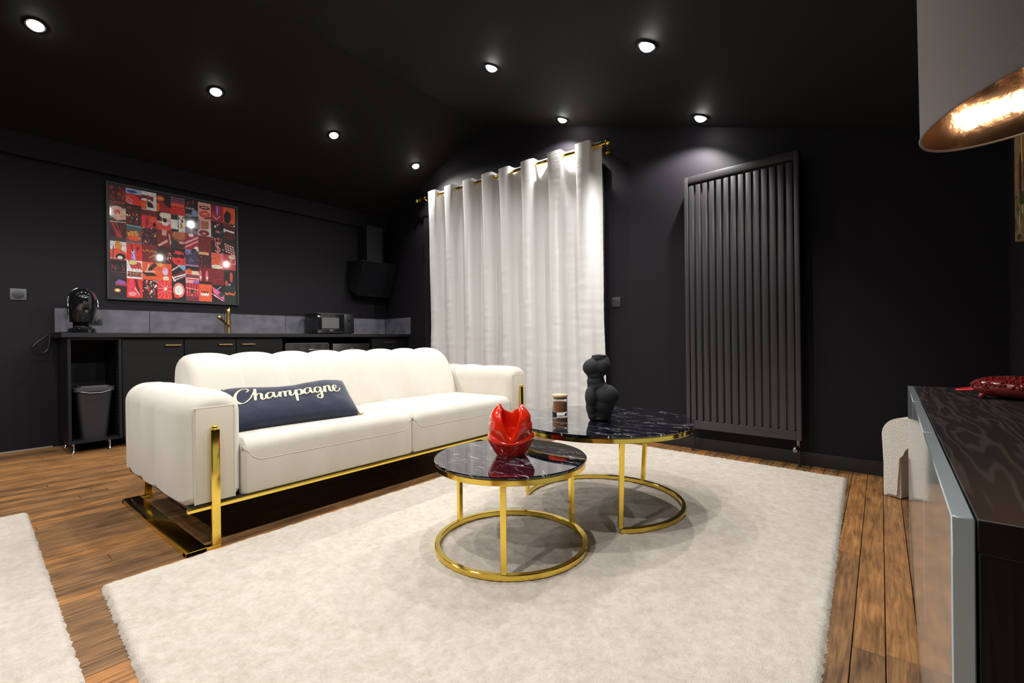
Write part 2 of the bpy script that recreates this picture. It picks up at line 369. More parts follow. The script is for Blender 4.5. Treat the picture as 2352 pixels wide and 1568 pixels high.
# ------------------------------------------------------------------ downlights
def downlight(x, y, label, group=None, pw=1.0):
    left = x < XRG
    sl = SL if left else -SR
    t = thing('ceiling_downlight', label, 'downlight', (x, y, zc(x)), 0, group)
    t.rotation_euler = (0, -atan(sl), 0)
    bm = bmesh.new(); lathe(bm, [(.041, -.004), (.043, -.010), (.052, -.010), (.055, -.004), (.055, .004), (.041, .004)], 32, cap=False)
    obj('trim_ring', bm, M_trim, t)
    bm = bmesh.new(); lathe(bm, [(.0005, -.034), (.016, -.032), (.032, -.023), (.041, -.010), (.041, .001)], 24, cap=True)
    obj('lens', bm, M_lens, t)
    ld = bpy.data.lights.new('spot_light', 'SPOT'); ld.energy = SPOT_W*pw; ld.color = SPOT_COL
    ld.spot_size = radians(138); ld.spot_blend = .5; ld.shadow_soft_size = .016
    lo = bpy.data.objects.new('spot_light', ld); link(lo); lo.parent = t; lo.location = (0, 0, -.060)
    return t
DL = [(-4.44, .40, 'largest glaring recessed downlight at the top left of the left ceiling slope'),
      (-4.44, 1.48, 'recessed downlight above the red collage, second in the left slope row'),
      (-4.44, 2.57, 'recessed downlight above the tap, third in the left slope row'),
      (-4.45, 3.66, 'recessed downlight just left of the curtain rod end'),
      (-2.26, 2.596, 'recessed downlight in the middle of the ceiling above the curtains'),
      (-2.31, 3.66, 'recessed downlight right over the curtain tops by the far wall'),
      (-1.0, 2.471, 'recessed downlight above the radiator, farther out from the wall'),
      (-1.03, 3.55, 'recessed downlight close to the wall above the radiator')]
for x, y, l in DL: downlight(x, y, l, 'recessed ceiling downlights', 1.5 if y > 3.5 and x > -1.5 else (1.35 if y > 3.5 and x > -3 else .95))
for x, y in ((-2.26, 1.52), (-2.26, .44), (-1.0, 1.40), (-1.0, .33), (-4.44, -.68), (-2.26, -.64), (-1.0, -.75), (-4.44, -1.76), (-2.26, -1.7)):
    downlight(x, y, 'recessed ceiling downlight beyond the top edge of the photograph', 'recessed ceiling downlights out of view')

# ------------------------------------------------------------------ rugs
def rug(name, corners, label, th=.018, nx=260, ny=380):
    A, B, C, D = [Vector((*c, 0)) for c in corners]     # A->B u, A->D v
    def fn(u, v):
        eu = min(u, 1-u)*(B-A).length; ev = min(v, 1-v)*(D-A).length; e = min(eu, ev)
        p = (A*(1-u)+B*u)*(1-v)+(D*(1-u)+C*u)*v
        h = th*min(1, sqrt(max(0, e)/.018)) if e < .018 else th
        q = Vector((p.x*55, p.y*55, 3)); nn = noise.noise(q); n3 = noise.noise(Vector((p.x*16, p.y*16, 9)))
        h += (.0035*nn+.0015*n3)*min(1, e/.01)
        if e < .012:
            p = p+Vector((noise.noise(Vector((p.y*90, p.x*90, 1))), noise.noise(Vector((p.x*90, p.y*90, 5))), 0))*.007
        return (p.x, p.y, max(.0005, h))
    def wrap(t, n):  # denser near the edges
        return t
    vs, fs = grid_mesh(fn, nx, ny)
    o = obj(name, (vs, fs), M_rug, None, sm=True, ang=180)
    return tag(o, label, 'rug')
rug('area_rug', [(-2.205, .345), (-.098, .235), (-.168, 3.472), (-2.21, 3.60)], 'large ivory rug under the two round coffee tables')
rug('area_rug', [(-3.49, .262), (-.85, .205), (-.93, -1.85), (-3.60, -1.80)], 'second ivory rug cut off at the lower left corner', nx=300, ny=230)

# ------------------------------------------------------------------ sofa
def rrect(y0, y1, z0, z1, rt, rb, n=7):
    pts = []
    for (cy, cz, r, a0) in ((y1-rt, z1-rt, rt, 0), (y0+rt, z1-rt, rt, 90), (y0+rb, z0+rb, rb, 180), (y1-rb, z0+rb, rb, 270)):
        for i in range(n+1):
            a = radians(a0+90*i/n); pts.append((cy+r*cos(a), cz+r*sin(a)))
    return pts
def channel(x, seams, w=.016, p=4):
    for a, b in zip(seams, seams[1:]):
        if a <= x <= b:
            t = 2*(x-a)/(b-a)-1; return w*(1-abs(t)**p)
    return 0
sofa = thing('sofa', 'cream velvet channel-tufted sofa on a polished gold frame', 'sofa', (-2.75, 1.81, 0))
SO = Vector((-2.75, 1.81, 0))
def sobj(name, bm, m, parent=None, **kw):
    o = obj(name, bm, m, parent or sofa, **kw)
    if parent is None: o.location = -SO
    return o
def sofa_arm(y0, y1):
    XF, XB = -2.262, -3.285; seams = [XB, -3.16, -2.925, -2.68, XF+.10]
    prof = rrect(y0+.006, y1-.006, .192, .657, .082, .035, 9); cy = (y0+y1)/2; cz = .42
    stn = [XB+(XF-XB)*i/110 for i in range(111)]
    rings = []; bm = bmesh.new(); R = .075
    # dense near the front for the rounded edge
    stn = [s for s in stn if s < XF-R]+[XF-R+R*sin(pi/2*i/8) for i in range(9)]
    for x in stn:
        c = channel(x, seams, .012, 2.6)+.010*sin(pi*min(1, max(0, (XF-x)/1.0)))**.7
        inset = 0
        if x > XF-R: inset = R*(1-sqrt(max(0, 1-((x-(XF-R))/R)**2)))*.62
        if x < XB+R: inset = R*(1-sqrt(max(0, 1-((XB+R-x)/R)**2)))
        ring = []
        for (y, z) in prof:
            dy, dz = y-cy, z-cz; l = hypot(dy, dz)
            ny_, nz_ = (1 if dy > 0 else -1)*min(1, abs(dy)/(.5*(y1-y0))), (1 if dz > 0 else -1)*min(1, abs(dz)/.23)**6
            k = hypot(ny_, nz_) or 1; ny_, nz_ = ny_/k, nz_/k
            amt = c - inset
            if dz < -.2: amt = c*.6-inset
            ring.append(bm.verts.new((x, y+ny_*amt, z+nz_*amt)))
        rings.append(ring)
    m = len(prof)
    for A, B in zip(rings, rings[1:]):
        for j in range(m): bm.faces.new((A[j], A[(j+1) % m], B[(j+1) % m], B[j]))
    bm.faces.new(rings[0]); bm.faces.new(rings[-1][::-1])
    arm = sobj('armrest', bm, M_velvet)
    bm = bmesh.new(); box(bm, XF-.02, XF+.006, y0+.036, y1-.036, .200, .606, .004, 2)
    sobj('front_panel', bm, M_velvet2, arm)
    # piping round the panel
    pth = [(XF+.002, y0+.034, .20), (XF+.002, y0+.034, .608), (XF+.002, y1-.034, .608), (XF+.002, y1-.034, .20)]
    pp = []
    for a, b in zip(pth, pth[1:]):
        for i in range(20): pp.append(Vector(a).lerp(Vector(b), i/20))
    pp.append(Vector(pth[-1]))
    sobj('piping', tube(bmesh.new(), pp, .0035, 6), M_velvet2, arm)
    return arm
sofa_arm(.622, .842); sofa_arm(2.778, 2.998)
# back
bseams = [.846, 1.105, 1.36, 1.60, 1.84, 2.075, 2.31, 2.545, 2.776]
bprof = catmull([(-2.845, .42, 0), (-2.862, .50, 0), (-2.905, .62, 0), (-2.965, .725, 0), (-3.05, .788, 0), (-3.15, .808, 0), (-3.235, .778, 0), (-3.275, .70, 0), (-3.285, .50, 0), (-3.28, .28, 0), (-3.24, .20, 0), (-3.05, .19, 0), (-2.88, .20, 0), (-2.85, .30, 0)], 5, True)
def mk_back():
    ys = []
    for a, b in zip(bseams, bseams[1:]):
        for i in range(14): ys.append(a+(b-a)*(.5-.5*cos(pi*i/14)))
    ys.append(bseams[-1]); bm = bmesh.new(); rings = []; cx, cz = -3.06, .50; R = .04
    for y in ys:
        c = channel(y, bseams, .022, 2.4)
        e = min(y-bseams[0], bseams[-1]-y); ins = R*(1-sqrt(max(0, 1-((R-e)/R)**2))) if e < R else 0
        ring = []
        for i, q in enumerate(bprof):
            t = (bprof[(i+1) % len(bprof)]-bprof[i-1]); nx, nz = t.y, -t.x; k = hypot(nx, nz) or 1; nx, nz = nx/k, nz/k
            if nx*(q.x-cx)+nz*(q.y-cz) < 0: nx, nz = -nx, -nz
            amt = (c if q.y > .3 else 0)-ins
            ring.append(bm.verts.new((q.x+nx*amt, y, q.y+nz*amt)))
        rings.append(ring)
    m = len(bprof)
    for A, B in zip(rings, rings[1:]):
        for j in range(m): bm.faces.new((A[j], A[(j+1) % m], B[(j+1) % m], B[j]))
    bm.faces.new(rings[0]); bm.faces.new(rings[-1][::-1])
    return bm
back = sobj('backrest', mk_back(), M_velvet)
# seat: base block and two cushions with rounded fronts
def seat_block(y0, y1):
    bm = bmesh.new(); prof = []
    XF = -2.254; XB = -2.90
    for i in range(9):
        a = pi/2*i/8; prof.append((XF-.075+.075*cos(a), .452-.06+.055*sin(a)))
    prof = [(XF-.006, .196), (XF, .21), (XF, .338), (XF-.004, .342), (XF, .346)]+prof+[(XB, .447), (XB, .196)]
    ys = [y0+(y1-y0)*i/60 for i in range(61)]; rings = []; R = .03
    for y in ys:
        e = min(y-y0, y1-y); ins = R*(1-sqrt(max(0, 1-((R-e)/R)**2))) if e < R else 0
        cr = .010*(1-(2*(y-y0)/(y1-y0)-1)**4)
        ring = []
        for k, (x, z) in enumerate(prof):
            xx = x-ins*.5 if x > -2.6 else x; zz = z+(cr*.9-ins*.5 if z > .4 else 0)
            # raised corners of the seam
            if .334 < z < .35 and e < .09: zz = z+(1-e/.09)**2*.07
            ring.append(bm.verts.new((xx, y, zz)))
        rings.append(ring)
    m = len(prof)
    for A, B in zip(rings, rings[1:]):
        for j in range(m): bm.faces.new((A[j], A[(j+1) % m], B[(j+1) % m], B[j]))
    bm.faces.new(rings[0]); bm.faces.new(rings[-1][::-1])
    o = sobj('seat_cushion', bm, M_velvet, ang=30)
    pts = []
    for i in range(61):
        y = y0+(y1-y0)*i/60; e = min(y-y0, y1-y); z = .343+((1-e/.09)**2*.07 if e < .09 else 0)
        pts.append((XF-.001-.008*(e < .02), y, z))
    sobj('seam', tube(bmesh.new(), pts, .0028, 6), M_velvet2, o)
seat_block(.842, 1.808); seat_block(1.812, 2.778)
# gold frame
bm = bmesh.new(); box(bm, -3.27, -2.262, .64, 2.98, .178, .196); sobj('underside', bm, M_trim)
bm = bmesh.new(); box(bm, -2.268, -2.250, .625, 2.995, .172, .190, .002); sobj('front_rail', bm, M_gold)
bm = bmesh.new(); box(bm, -3.28, -3.262, .64, 2.98, .172, .190, .002); sobj('rear_rail', bm, M_gold)
def leg_frame(y, yo):
    w = .034; t = .016
    bm = bmesh.new()
    box(bm, -2.252, -2.236, y-.017, y+.017, .0, .512, .002)
    o = sobj('leg', bm, M_gold)
    bm = bmesh.new(); box(bm, -3.31, -3.294, y-.017, y+.017, .0, .40, .002); sobj('leg', bm, M_gold)
    a, b = min(y-.017, yo), max(y+.017, yo)
    bm = bmesh.new(); box(bm, -2.270, -2.234, a, b, 0, .018, .002); sobj('base_bar', bm, M_gold)
    bm = bmesh.new(); box(bm, -3.314, -3.278, a, b, 0, .018, .002); sobj('base_bar', bm, M_gold)
    y0, y1 = (yo, yo+.078) if yo < y else (yo-.078, yo)
    bm = bmesh.new(); box(bm, -3.314, -2.234, y0, y1, 0, .020, .002); sobj('base_bar', bm, M_gold)
    bm = bmesh.new(); bmesh.ops.create_uvsphere(bm, u_segments=16, v_segments=10, radius=.013, matrix=Matrix.Translation((-2.246, y, .520)))
    sobj('knob', bm, M_gold, o)
leg_frame(.727, .612); leg_frame(2.893, 3.008)

# ------------------------------------------------------------------ pillow with script
PIL = thing('lumbar_cushion', 'navy blue lumbar cushion with gold script lying against the sofa back', 'cushion', (-2.515, 1.205, .552))
def pil_pt(u, v, side, off=0.0):
    """u 0..1 along +Y, v 0..1 bottom to top"""
    L = .655; H = .285
    bu = max(0, 1-(2*u-1)**4); bv = max(0, 1-(2*v-1)**4)
    th = (.060 if side > 0 else .088)*sqrt(bu*bv)+.003
    wr = .006*noise.noise(Vector((u*9, v*3, side*7)))
    y = (u-.5)*L*(1-.02*sin(pi*v)); z = (v-.5)*H-.034*sin(pi*min(1, u*1.25))**1.5*max(0, 2*v-1)
    n = side*(th+wr*bu*bv+off)
    tilt = radians(50)
    up = Vector((-sin(tilt), 0, cos(tilt))); nr = Vector((cos(tilt), 0, sin(tilt)))
    p = Vector((0, y, 0))+up*z+nr*n
    return Matrix.Rotation(radians(-4.7), 4, 'Z')@p
bm = bmesh.new(); NU, NV = 60, 24
fr = [[bm.verts.new(pil_pt(i/NU, j/NV, 1)) for i in range(NU+1)] for j in range(NV+1)]
bk = [[fr[j][i] if (i in (0, NU) or j in (0, NV)) else bm.verts.new(pil_pt(i/NU, j/NV, -1)) for i in range(NU+1)] for j in range(NV+1)]
for g in (fr, bk):
    for j in range(NV):
        for i in range(NU): bm.faces.new((g[j][i], g[j][i+1], g[j+1][i+1], g[j+1][i]))
obj('cover', bm, M_navy, PIL, ang=180)
obj('zip', tube(bmesh.new(), [pil_pt(i/60, .05, -1, .0) for i in range(61)], .0030, 6), M_brass, PIL)
obj('zip', tube(bmesh.new(), [pil_pt(i/60, .10, -1, .001) for i in range(61)], .0030, 6), M_brass, PIL)
obj('zip_pull', box(bmesh.new(), -.006, .006, -.012, .012, -.004, .004, .002, M=Matrix.Translation(pil_pt(1.0, .02, 1)+Vector((0, .008, -.006)))), M_brass, PIL)
def script_strokes():
    S = []
    def st(*p): S.append([Vector((a, b)) for a, b in p])
    st((1.15, 1.42), (1.38, 1.62), (1.30, 1.92), (.95, 1.98), (.50, 1.70), (.18, 1.15), (.14, .55), (.42, .08), (.85, .06), (1.30, .42))
    st((1.30, .42), (1.78, 1.30), (1.98, 1.78)); st((1.98, 1.80), (1.86, 1.2), (1.66, 0))
    st((1.70, .35), (2.0, .90), (2.28, .98), (2.34, .70), (2.26, .25), (2.38, .02), (2.62, .20), (2.76, .40))
    def a(o):
        st((o+.78, .80), (o+.55, 1.0), (o+.22, .80), (o+.06, .35), (o+.22, .02), (o+.50, .18), (o+.74, .60), (o+.84, .98))
        st((o+.84, .98), (o+.74, .40), (o+.84, .04), (o+1.02, .12), (o+1.18, .38))
    a(2.66)
    st((3.82, .35), (4.02, .85), (4.10, 1.0)); st((4.10, 1.0), (4.02, .5), (3.94, 0))
    st((3.98, .35), (4.25, .90), (4.50, .98), (4.54, .68), (4.44, 0)); st((4.47, .35), (4.74, .90), (5.0, .98), (5.04, .70), (4.96, .25), (5.08, .02), (5.26, .16), (5.42, .42))
    st((5.40, .38), (5.58, .85), (5.66, 1.0)); st((5.66, 1.0), (5.56, .2), (5.42, -.85))
    st((5.60, .45), (5.84, .92), (6.10, .95), (6.20, .62), (6.08, .18), (5.86, .0), (5.66, .14)); st((6.0, .08), (6.2, .10), (6.40, .32))
    a(6.34)
    g = 7.46
    st((g+.78, .80), (g+.55, 1.0), (g+.22, .80), (g+.06, .38), (g+.22, .06), (g+.50, .20), (g+.74, .60), (g+.84, .98))
    st((g+.84, .98), (g+.74, .2), (g+.62, -.55), (g+.34, -.85), (g+.06, -.66), (g+.20, -.38), (g+.70, -.05), (g+1.10, .38))
    n = 8.52
    st((n, .30), (n+.18, .85), (n+.26, 1.0)); st((n+.26, 1.0), (n+.18, .5), (n+.10, 0))
    st((n+.14, .35), (n+.42, .90), (n+.68, .98), (n+.73, .70), (n+.65, .25), (n+.77, .02), (n+.95, .16), (n+1.10, .36))
    e = 9.58
    st((e, .32), (e+.34, .52), (e+.52, .80), (e+.40, 1.0), (e+.16, .82), (e+.06, .40), (e+.20, .04), (e+.48, .04), (e+.80, .34), (e+.92, .62))
    return S
def ribbon(strokes, mapf, wthin, wthick, bm):
    for s in strokes:
        P = catmull([(p.x, p.y, 0) for p in s], 7); prev = None; n = len(P)
        for i, q in enumerate(P):
            t = (P[min(i+1, n-1)]-P[max(i-1, 0)]); t = t.normalized() if t.length > 1e-6 else Vector((1, 0, 0))
            down = abs(t.y); w = wthin+(wthick-wthin)*down**1.6*(.75+.25*sin(pi*min(1, i/max(1, n-1))))
            if t.y > .1: w = wthin+(wthick-wthin)*.28*down
            if i in (0, n-1): w *= .7
            nrm = Vector((-t.y, t.x, 0)); a = bm.verts.new(mapf(q+nrm*w)); b = bm.verts.new(mapf(q-nrm*w))
            if prev: bm.faces.new((prev[0], prev[1], b, a))
            prev = (a, b)
def mp_pil(q):
    u = .035+q.x/10.6*.87; v = .49+q.y*.178+(q.x-5)*.006
    return pil_pt(u, v, 1, .0022)
bm = bmesh.new(); ribbon([[p for p in s] for s in script_strokes()], mp_pil, .035, .135, bm)
obj('lettering', bm, M_script, PIL, sm=False, label='gold script reading Champagne')

# ------------------------------------------------------------------ coffee tables
def ring_path(cx, cy, r, z, a0, a1, n): return [(cx+r*cos(radians(a0+(a1-a0)*i/n)), cy+r*sin(radians(a0+(a1-a0)*i/n)), z) for i in range(n+1)]
def table(name, cx, cy, r, zt, rr, legs, gap, label):
    t = thing(name, label, 'coffee table', (cx, cy, .020), 0, 'gold framed round coffee tables')
    z0 = .020; H = zt-z0
    obj('tabletop', lathe(bmesh.new(), [(r-.003, H-.012), (r, H-.009), (r, H-.003), (r-.003, H)], 96), M_marble, t, ang=30)
    bm = bmesh.new(); sweep(bm, ring_path(0, 0, r-.010, H-.023, 0, 360, 96)[:-1], rect_sect(.014, .022, .002), closed=True)
    obj('rim', bm, M_gold, t, ang=30)
    obj('underside', lathe(bmesh.new(), [(r-.02, H-.018), (r-.02, H-.0125)], 64), M_trim, t)
    bm = bmesh.new()
    if gap: sweep(bm, ring_path(0, 0, rr-.011, .011, gap[0], gap[1], 80), rect_sect(.022, .022, .002))
    else: sweep(bm, ring_path(0, 0, rr-.011, .011, 0, 360, 96)[:-1], rect_sect(.022, .022, .002), closed=True)
    obj('base_ring', bm, M_gold, t, ang=30)
    for a in legs:
        bm = bmesh.new(); M = Matrix.Rotation(radians(a), 4, 'Z')@Matrix.Translation((rr-.013, 0, 0))
        k = (r-.012-(rr-.013))
        box(bm, -.0095, .0095, -.011, .011, .020, H-.03, .0015, 1)
        for v in bm.verts: v.co.x += k*max(0, (v.co.z-.02))/(H-.05)
        bmesh.ops.transform(bm, matrix=M, verts=bm.verts)
        obj('leg', bm, M_gold, t, ang=30)
    return t
table('coffee_table', -1.236, 1.512, .322, .392, .324, (-56, 180, 66), None, 'small low round coffee table in front, holding the red vase')
table('coffee_table', -1.165, 2.195, .466, .462, .420, (-51, 82, 203), (-51, 203), 'larger taller round coffee table holding the black torso and the candle')

# ------------------------------------------------------------------ red vase
def vase():
    t = thing('ceramic_vase', 'glossy red sculptural vase with two horn tips on the small coffee table', 'vase', (-1.245, 1.525, .392), radians(38.9))
    # local: -Y faces the camera; H total
    H = .212
    def bowl_r(z, th):
        k = z/H
        if k < .30: r = .060+(.101-.060)*(k/.30)**.9
        elif k < .42: r = .101+.002*sin((k-.30)/.12*pi)
        else: r = .101-.12*(k-.42)
        fac = .004*abs(sin(th*2.5))*min(1, k*3)
        return r-fac
    # lower bowl
    n = 72; bm = bmesh.new(); rings = []
    for j in range(19):
        z = .46*H*j/18
        rings.append([bm.verts.new((bowl_r(z, 2*pi*i/n)*cos(2*pi*i/n), bowl_r(z, 2*pi*i/n)*sin(2*pi*i/n), z)) for i in range(n)])
    # fold inwards at the shoulder
    for (dr, z) in ((.008, .475*H), (.02, .48*H), (.03, .46*H), (.045, .2*H), (.07, .1*H)):
        rings.append([bm.verts.new(((.096-dr)*cos(2*pi*i/n), (.096-dr)*sin(2*pi*i/n), z)) for i in range(n)])
    for A, B in zip(rings, rings[1:]):
        for i in range(n): bm.faces.new((A[i], A[(i+1) % n], B[(i+1) % n], B[i]))
    bm.faces.new(rings[0][::-1]); bm.faces.new(rings[-1])
    # notch the front of the shoulder down so that the petal V sits in it
    for v in bm.verts:
        a = math.atan2(v.co.x, -v.co.y); f = max(0, cos(a))**3
        if v.co.z > .25*H: v.co.z -= f*.16*H*(v.co.z/H-.25)/.25
    obj('bowl', bm, M_red, t, ang=50)
    # upper petals: shell open in front and low behind, rising into two curled tips
    def interp(x, T):
        for (a, b), (c, d) in zip(T, T[1:]):
            if x <= c: return b+(d-b)*(x-a)/(c-a)
        return T[-1][1]
    TF = [(0, .40), (8, .45), (16, .56), (26, .76), (40, .93), (58, 1.0), (91, .99)]
    TB = [(0, .78), (14, .82), (30, .90), (45, .96), (62, 1.0), (91, .99)]
    TR = [(.15, .084), (.26, .090), (.40, .091), (.55, .094), (.70, .092), (.82, .085), (.92, .072), (1.0, .054), (1.1, .05)]
    def rim(a):
        d = abs(math.degrees(math.atan2(sin(a), cos(a))))
        return H*(interp(d, TF) if d <= 90 else interp(180-d, TB))
    def low(a): return H*(.20+.22*(1-max(0, cos(a))**1.5))
    def rad(z): return interp(z/H, TR)
    m = 160; prof_n = 22; bm = bmesh.new(); R = []
    for j in range(prof_n+1):
        ring = []
        for i in range(m):
            a = 2*pi*i/m; k = j/prof_n; z = low(a)+(rim(a)-low(a))*k
            r = rad(z)+.007*sin(k*pi)*max(0, cos(a))-.005*math.exp(-((z/H-.60-.1*abs(sin(a)))/.04)**2)*abs(sin(a))**2
            if k < .08: r -= .006*(1-k/.08)
            ring.append(bm.verts.new((r*sin(a), -r*cos(a), z)))
        R.append(ring)
    for j in range(8):   # lip and inner wall
        ring = []
        for i in range(m):
            a = 2*pi*i/m; k = j/7; zt = rim(a); z = zt+.004*sin(pi*min(1, k*2.5))*(k < .4)-(zt-.10*H)*max(0, k-.25)/.75
            r = rad(zt)-.013*min(1, k*3.5)
            if k > .35: r = max(.02, rad(z)-.016)*(1-.25*max(0, k-.6))
            ring.append(bm.verts.new((r*sin(a), -r*cos(a), z)))
        R.append(ring)
    for A, B in zip(R, R[1:]):
        for i in range(m): bm.faces.new((A[i], A[(i+1) % m], B[(i+1) % m], B[i]))
    obj('petals', bm, M_red, t, ang=70)
    return t
vase()

# ------------------------------------------------------------------ torso sculpture
def remeshed(name, parts, m, parent, voxel=.004, sm=6, **kw):
    bm = bmesh.new()
    for (c, r, rot) in parts:
        M = Matrix.Translation(c)@Matrix.Rotation(radians(rot[0]), 4, 'Y')@Matrix.Rotation(radians(rot[1]), 4, 'X')@Matrix.Diagonal((*r, 1))
        bmesh.ops.create_icosphere(bm, subdivisions=3, radius=1.0, matrix=M)
    o = obj(name, bm, m, parent, ang=180, **kw)
    md = o.modifiers.new('r', 'REMESH'); md.mode = 'VOXEL'; md.voxel_size = voxel; md.use_smooth_shade = True
    md = o.modifiers.new('s', 'SMOOTH'); md.factor = .6; md.iterations = sm
    return o
# local x right in view, y away, z up.  one view pixel of the crop = 1/7.467 px
ts = thing('torso_sculpture', 'matt black female torso sculpture on the larger coffee table', 'sculpture', (-1.138, 2.130, .462), radians(38.9)); ts.scale = (.90, .90, .90)
def tc_(x, y): return ((x-890)/7.467*.00250, (1310-y)/7.467*.00250)
def el(x, y, rx, ry, dep, yo=0, rot=(0, 0)):
    a, b = tc_(x, y); k = .0025/7.467; return ((a, yo, b), (rx*k, dep, ry*k), rot)
remeshed('figure', [
    el(800, 400, 200, 165, .058), el(930, 380, 150, 160, .058, -.01), el(890, 240, 140, 70, .048), el(960, 300, 110, 110, .05),
    el(820, 520, 150, 110, .050), el(825, 640, 155, 130, .047), el(850, 720, 175, 110, .05),
    el(735, 900, 105, 190, .058, -.012), el(990, 880, 215, 195, .066, -.022, (8, 0)), el(950, 1020, 190, 200, .062, -.012),
    el(745, 1060, 95, 200, .052), el(940, 1160, 160, 170, .052), el(770, 1200, 90, 130, .044), el(930, 1200, 165, 112, .048), el(890, 1270, 200, 42, .044), el(840, 620, 130, 160, .045),
    ], M_sculpt, ts, .0035, 5)
# flat neck cut
bm = bmesh.new(); a_, b_ = tc_(895, 188); lathe(bm, [(.040, -.012), (.045, -.004), (.043, 0), (.030, 0), (.028, -.006)], 32, c=(a_, 0, b_)); obj('neck_rim', bm, M_sculpt, ts)
# ------------------------------------------------------------------ candle jar
cj = thing('candle_jar', 'small glass jar of amber candle wax with a pale wooden lid', 'candle', (-1.418, 2.180, .462))
R_ = .043; cj.scale = (1, 1, 1.12)
obj('jar', lathe(bmesh.new(), [(R_-.003, 0), (R_, .004), (R_, .088), (R_-.003, .0885), (R_-.003, .014), (.001, .014)], 40), M_glass, cj)
obj('wax', lathe(bmesh.new(), [(R_-.0045, .0150), (R_-.0038, .018), (R_-.0038, .063), (R_-.006, .065), (.002, .0645)], 32), M_wax, cj)
obj('lid', lathe(bmesh.new(), [(R_-.006, .080), (R_-.006, .0895), (R_+.002, .0895), (R_+.0025, .0925), (R_+.001, .099), (.002, .099)], 40), M_lid, cj)
obj('lid_seal', lathe(bmesh.new(), [(R_-.0045, .078), (R_-.0032, .080), (R_-.0045, .082)], 32), M_trim, cj)

# ------------------------------------------------------------------ kitchen run
XC = -5.10      # cabinet fronts
YK0 = .600
def cab_feet(t, y0, y1, loc):
    for (x, y) in ((XC-.045, y0+.035), (XC-.045, y1-.075), (XL+.12, y0+.035), (XL+.12, y1-.075)):
        bm = bmesh.new(); lathe(bm, [(.014, 0), (.012, .003), (.0095, .006), (.0095, .086)], 16, c=(x-loc[0], y-loc[1], 0)); obj('foot', bm, M_chrome, t)
def cab(y0, y1, label, handle, hinge=None):
    t = thing('base_cabinet', label, 'cabinet', (XC-.25, (y0+y1)/2, 0), 0, 'black kitchen base cabinets'); l = t.location
    bm = bmesh.new(); box(bm, XL+.02-l[0], XC-.02-l[0], y0+.002-l[1], y1-.002-l[1], .085, .948); obj('body', bm, M_kside, t, sm=False)
    bm = bmesh.new(); box(bm, XC-.019-l[0], XC-l[0], y0+.003-l[1], y1-.003-l[1], .10, .936, .0015, 1)
    d = obj('door', bm, M_kdoor, t)
    if handle:
        a, b = handle; bm = bmesh.new(); z = .878
        sweep(bm, [(XC+.002-l[0], a-l[1], z), (XC+.028-l[0], a-l[1], z), (XC+.028-l[0], b-l[1], z), (XC+.002-l[0], b-l[1], z)], rect_sect(.010, .010, .002))
        obj('handle', bm, M_brass, d)
    cab_feet(t, y0, y1, l)
    return t
# open unit
t = thing('open_cabinet', 'open black cabinet unit without a door, holding the bin', 'cabinet', (XC-.25, .775, 0)); l = t.location
y0, y1 = YK0+.012, .948
for nm, (a, b, c, d, e, f) in (('side_panel', (XL+.02, XC+.02, y0, y0+.020, .085, .948)), ('side_panel', (XL+.02, XC+.02, y1-.020, y1, .085, .948)),
                               ('bottom_panel', (XL+.02, XC+.02, y0+.02, y1-.02, .085, .103)), ('back_panel', (XL+.02, XL+.028, y0+.02, y1-.02, .103, .948)),
                               ('top_rail', (XC-.07, XC+.02, y0+.02, y1-.02, .930, .948))):
    bm = bmesh.new(); box(bm, a-l[0], b-l[0], c-l[1], d-l[1], e, f, .001, 1); obj(nm, bm, M_kside, t)
cab_feet(t, y0, y1, l)
bm = bmesh.new()
for i in range(24):
    box(bm, XC-.03-l[0], XC-.022-l[0], y1-.0215-l[1], y1-.0195-l[1], .20+i*.030, .208+i*.030)
obj('shelf_pin_holes', bm, M_grayp, t, kind='stuff')
cab(.952, 1.408, 'base cabinet nearest the bin, brass bar handle at its upper right', (1.262, 1.372))
cab(1.408, 1.854, 'base cabinet under the tap, between two wider cabinet fronts', (1.695, 1.805))
cab(1.854, 2.318, 'base cabinet left of the wine cooler, handle at its upper left', (1.905, 2.02))
cab(3.440, 3.985, 'rightmost base cabinet in the corner beside the curtains', (3.63, 3.77))
# wine cooler
t = thing('wine_cooler', 'black glass fronted wine cooler under the worktop', 'wine cooler', (XC-.25, 2.60, 0)); l = t.location
a, b = 2.345, 2.855
bm = bmesh.new(); box(bm, XL+.04-l[0], XC-.03-l[0], a-l[1], b-l[1], .012, .885, .004, 1); obj('body', bm, M_satin, t)
bm = bmesh.new(); box(bm, XC-.028-l[0], XC-l[0], a-l[1], b-l[1], .06, .885, .003, 1); d = obj('door', bm, M_glassb, t)
bm = bmesh.new()
for q in ((a, a+.010, .06, .885), (b-.010, b, .06, .885), (a, b, .875, .885)): box(bm, XC-l[0], XC+.004-l[0], q[0]-l[1], q[1]-l[1], q[2], q[3], .001, 1)
obj('door_frame', bm, M_steel, d)
bm = bmesh.new(); box(bm, XC+.001-l[0], XC+.010-l[0], 2.60-l[1], 2.78-l[1], .795, .812, .003); obj('control_strip', bm, M_steel, d)
for i in range(4):
    bm = bmesh.new(); lathe(bm, [(.015, 0), (.015, .013)], 12, c=((XC-.05 if i < 2 else XL+.08)-l[0], (a+.04 if i % 2 else b-.04)-l[1], 0)); obj('foot', bm, M_satin, t)
t = thing('mini_fridge', 'black compact fridge under the worktop, right of the wine cooler', 'fridge', (XC-.25, 3.15, 0)); l = t.location
a, b = 2.905, 3.410
bm = bmesh.new(); box(bm, XL+.04-l[0], XC-.03-l[0], a-l[1], b-l[1], .0, .872, .004, 1); obj('body', bm, M_satin, t)
bm = bmesh.new(); box(bm, XC-.028-l[0], XC+.002-l[0], a-l[1], b-l[1], .05, .872, .006, 2); d = obj('door', bm, M_satin, t)
